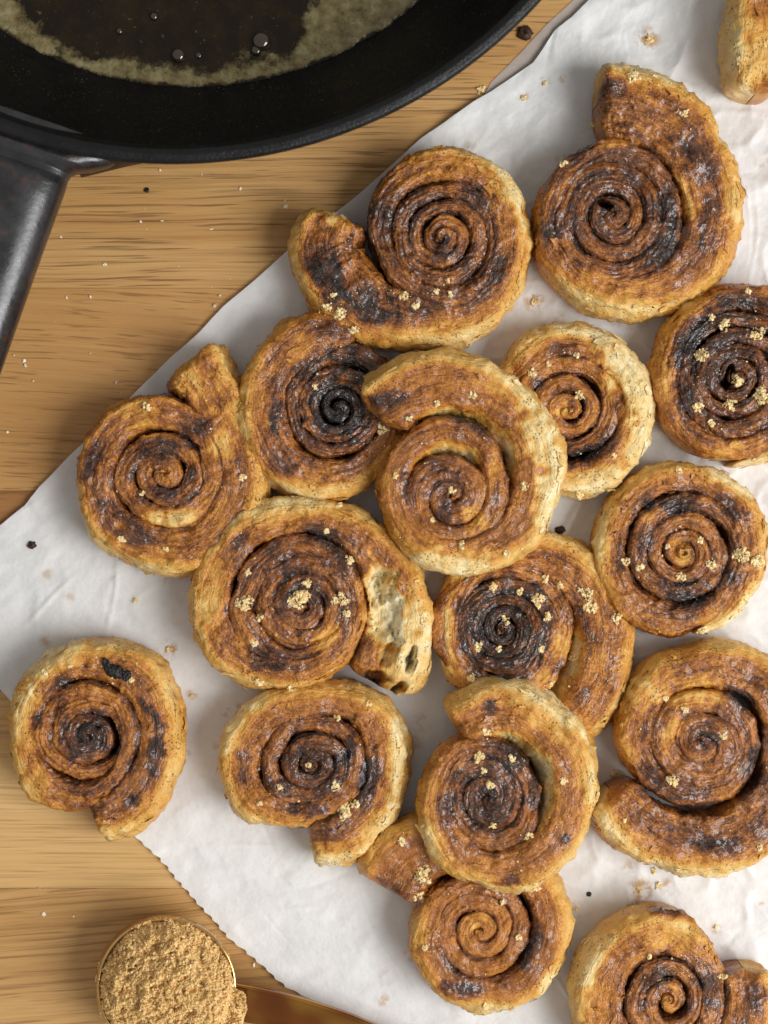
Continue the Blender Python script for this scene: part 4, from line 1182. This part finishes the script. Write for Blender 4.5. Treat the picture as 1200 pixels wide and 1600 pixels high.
# ------------------------------------------------------------------ brass measuring cup with brown sugar
def mat_brass():
    t = NT('brass')
    p = t.geo()
    n = t.noise(p, K / 40.0, 3)
    col = t.mix(t.rng(n, .35, .65), lin((206, 168, 108)), lin((220, 186, 128)))
    t.l(col, t.b.inputs['Base Color'])
    t.b.inputs['Metallic'].default_value = 1.0
    t.l(t.rng(t.noise(p, K / 9.0, 3), .3, .7, 0.14, 0.26), t.b.inputs['Roughness'])
    return t.m
M_brass = mat_brass()
cup_top = 84.0
ck = 1 - cup_top / D
CC = np.array([(260 - 600) * ck, (800 - 1543) * ck])
cup = empty('measuring_cup', (CC[0] * S, CC[1] * S, 0))
tag(cup, 'small brass measuring cup with a flat strip handle at the bottom left', 'measuring cup')
tx, ty = 0.20, 0.16         # lean of the cup toward the lower right
def cupv(v):
    v = v.copy()
    z = v[..., 2]
    v[..., 0] = v[..., 0] + tx * z * 1.0 - tx * cup_top
    v[..., 1] = v[..., 1] + ty * z * 1.0 - ty * cup_top
    v[..., 0] += CC[0]; v[..., 1] += CC[1]
    return v.reshape(-1, 3) * S
prof = [(0, 2), (40, 3), (70, 8), (90, 18), (102, 32), (107, 48), (107.5, 62), (105.5, 76), (104.5, 82), (103.5, 84.5), (101.5, 84.5), (101, 80), (103, 62), (102, 46), (96, 32), (80, 20), (40, 11), (0, 10)]
v, _ = lathe(smooth_prof(prof, 3), 160)
obj('bowl', new_mesh('bowl', cupv(v), grid_faces(v.shape[0], 160, True)), M_brass, cup)
v, _ = lathe([(103.2, 81), (105.2, 82.5), (105.6, 85), (104.2, 87), (101.8, 87), (100.4, 85), (100.8, 82)], 160)
obj('rim', new_mesh('rim', cupv(v), grid_faces(7, 160, True)), M_brass, cup)
# strip handle with turned-up edges, running to the lower right
def handle_strip():
    # upper edge in px: (366,1541) -> (470,1562) -> (560,1592) ; the strip is ~62 px wide
    up = np.array([(352, 1537), (400, 1546), (470, 1562), (540, 1585), (640, 1626), (760, 1682)], float)
    q = np.linspace(0, 5, 80); ux = np.interp(q, range(6), up[:, 0]); uy = np.interp(q, range(6), up[:, 1])
    for _ in range(6):
        ux[1:-1] = (ux[:-2] + ux[1:-1] + ux[2:]) / 3; uy[1:-1] = (uy[:-2] + uy[1:-1] + uy[2:]) / 3
    txx = np.gradient(ux); tyy = np.gradient(uy); ln = np.hypot(txx, tyy)
    nx, ny = -tyy / ln, txx / ln
    b = np.array([-2.5, -2.5, -0.5, 2, 7, 15, 24, 33, 42, 47, 50, 52, 52.0, 49, 24, 0])
    zb = np.array([-10, 3, 4.5, 3, -1, -3.5, -4.5, -4.5, -3.5, -1, 3, 4.5, -10, -12, -12, -12.0])
    z0_ = np.interp(np.arange(80), [0, 12, 79], [72, 70, 46])
    kz_ = 1 - z0_ / D
    X = ux[:, None] + nx[:, None] * b[None]; Y = uy[:, None] + ny[:, None] * b[None]
    Z = z0_[:, None] + zb[None]
    v = np.stack([(X - 600) * kz_[:, None], (800 - Y) * kz_[:, None], Z], -1)
    return v, 80, len(b)
v, n_, m_ = handle_strip()
t = NT('reflection_tinted_brass')
_n = t.noise(t.geo(), K / 120.0, 1)
t.l(t.ramp(_n, [(0.36, lin((116, 66, 40))), (0.52, lin((150, 92, 50))), (0.66, lin((196, 146, 70)))]), t.b.inputs['Base Color'])  # reddish and golden reflections of the rolls painted into the brass colour
t.b.inputs['Metallic'].default_value = 1.0
t.b.inputs['Roughness'].default_value = 0.2
obj('handle', new_mesh('handle', v.reshape(-1, 3) * S, grid_faces(n_, m_, True)), t.m, cup)

# heaped sugar: a lumpy mound covered in grains
n, m = 70, 150
rr_ = np.linspace(0.01, 1, n)[:, None]; th = np.linspace(0, 2 * np.pi, m, endpoint=False)[None]
def heap_z(x, y):
    r = np.hypot(x, y) / 100.0
    z = 90 + 42 * np.sqrt(np.clip(1 - np.clip(r, 0, 1) ** 2.2, 0, 1)) - 6 * smooth(0.75, 1.0, r) + 9 * smooth(20, 95, x * 0.75 - y * 0.65)
    z = z + 9 * fbm(x / 40.0 + 5, y / 40.0, 0.0, 3) + 9 * fbm(x / 15.0, y / 15.0 + 3, 0.0, 3) - 9 * smooth(0.30, 0.62, fbm(x / 11.0 + 9, y / 11.0, 4.0, 2)) - 14 * np.exp(-((x + 15) ** 2 + (y - 62) ** 2) / 300.0)
    z = z - 10 * np.exp(-((x - 62) ** 2 + (y - 62) ** 2) / 700.0) - 8 * np.exp(-((x + 70) ** 2 + (y - 55) ** 2) / 500.0)
    return z
hr = 106 + 6 * fbm(np.cos(th) * 2.0, np.sin(th) * 2.0, 3.0, 3) + 17 * np.exp(-((np.degrees(th) - 338) / 26) ** 2) + 7 * np.exp(-((np.degrees(th) - 290) / 45) ** 2) - 6 * np.exp(-((np.degrees(th) - 45) / 22) ** 2)
HX = rr_ * hr * np.cos(th); HY = rr_ * hr * np.sin(th)
HZ = heap_z(HX, HY) - 3
v = np.stack([HX, HY, HZ], -1)
def heapv(v):
    v = v.copy(); v[..., 0] += CC[0]; v[..., 1] += CC[1]
    return v.reshape(-1, 3) * S
sugar = tag(obj('brown_sugar', new_mesh('brown_sugar', heapv(v), grid_faces(n, m, True)), M_heap), 'mound of moist brown sugar heaped over the brass measuring cup', 'sugar')
NG = 12000
ga = nrng.uniform(0, 2 * np.pi, NG); gr = np.sqrt(nrng.uniform(0, 1, NG))
hra = np.interp(ga, th[0], hr[0], period=2 * np.pi)
gxx = gr * hra * np.cos(ga); gyy = gr * hra * np.sin(ga)
gzz = heap_z(gxx, gyy) - 3 + nrng.uniform(-1.2, 3.2, NG) + 6.0 * np.clip(fbm(gxx / 8.0, gyy / 8.0, 1.0, 2), -0.5, 1)
pts = heapv(np.stack([gxx, gyy, gzz], -1))
gme = grains_mesh('grains', pts, nrng.uniform(0.9, 2.1, NG) * S)
go = obj('grains', gme, M_heap, sugar)
go['kind'] = 'stuff'
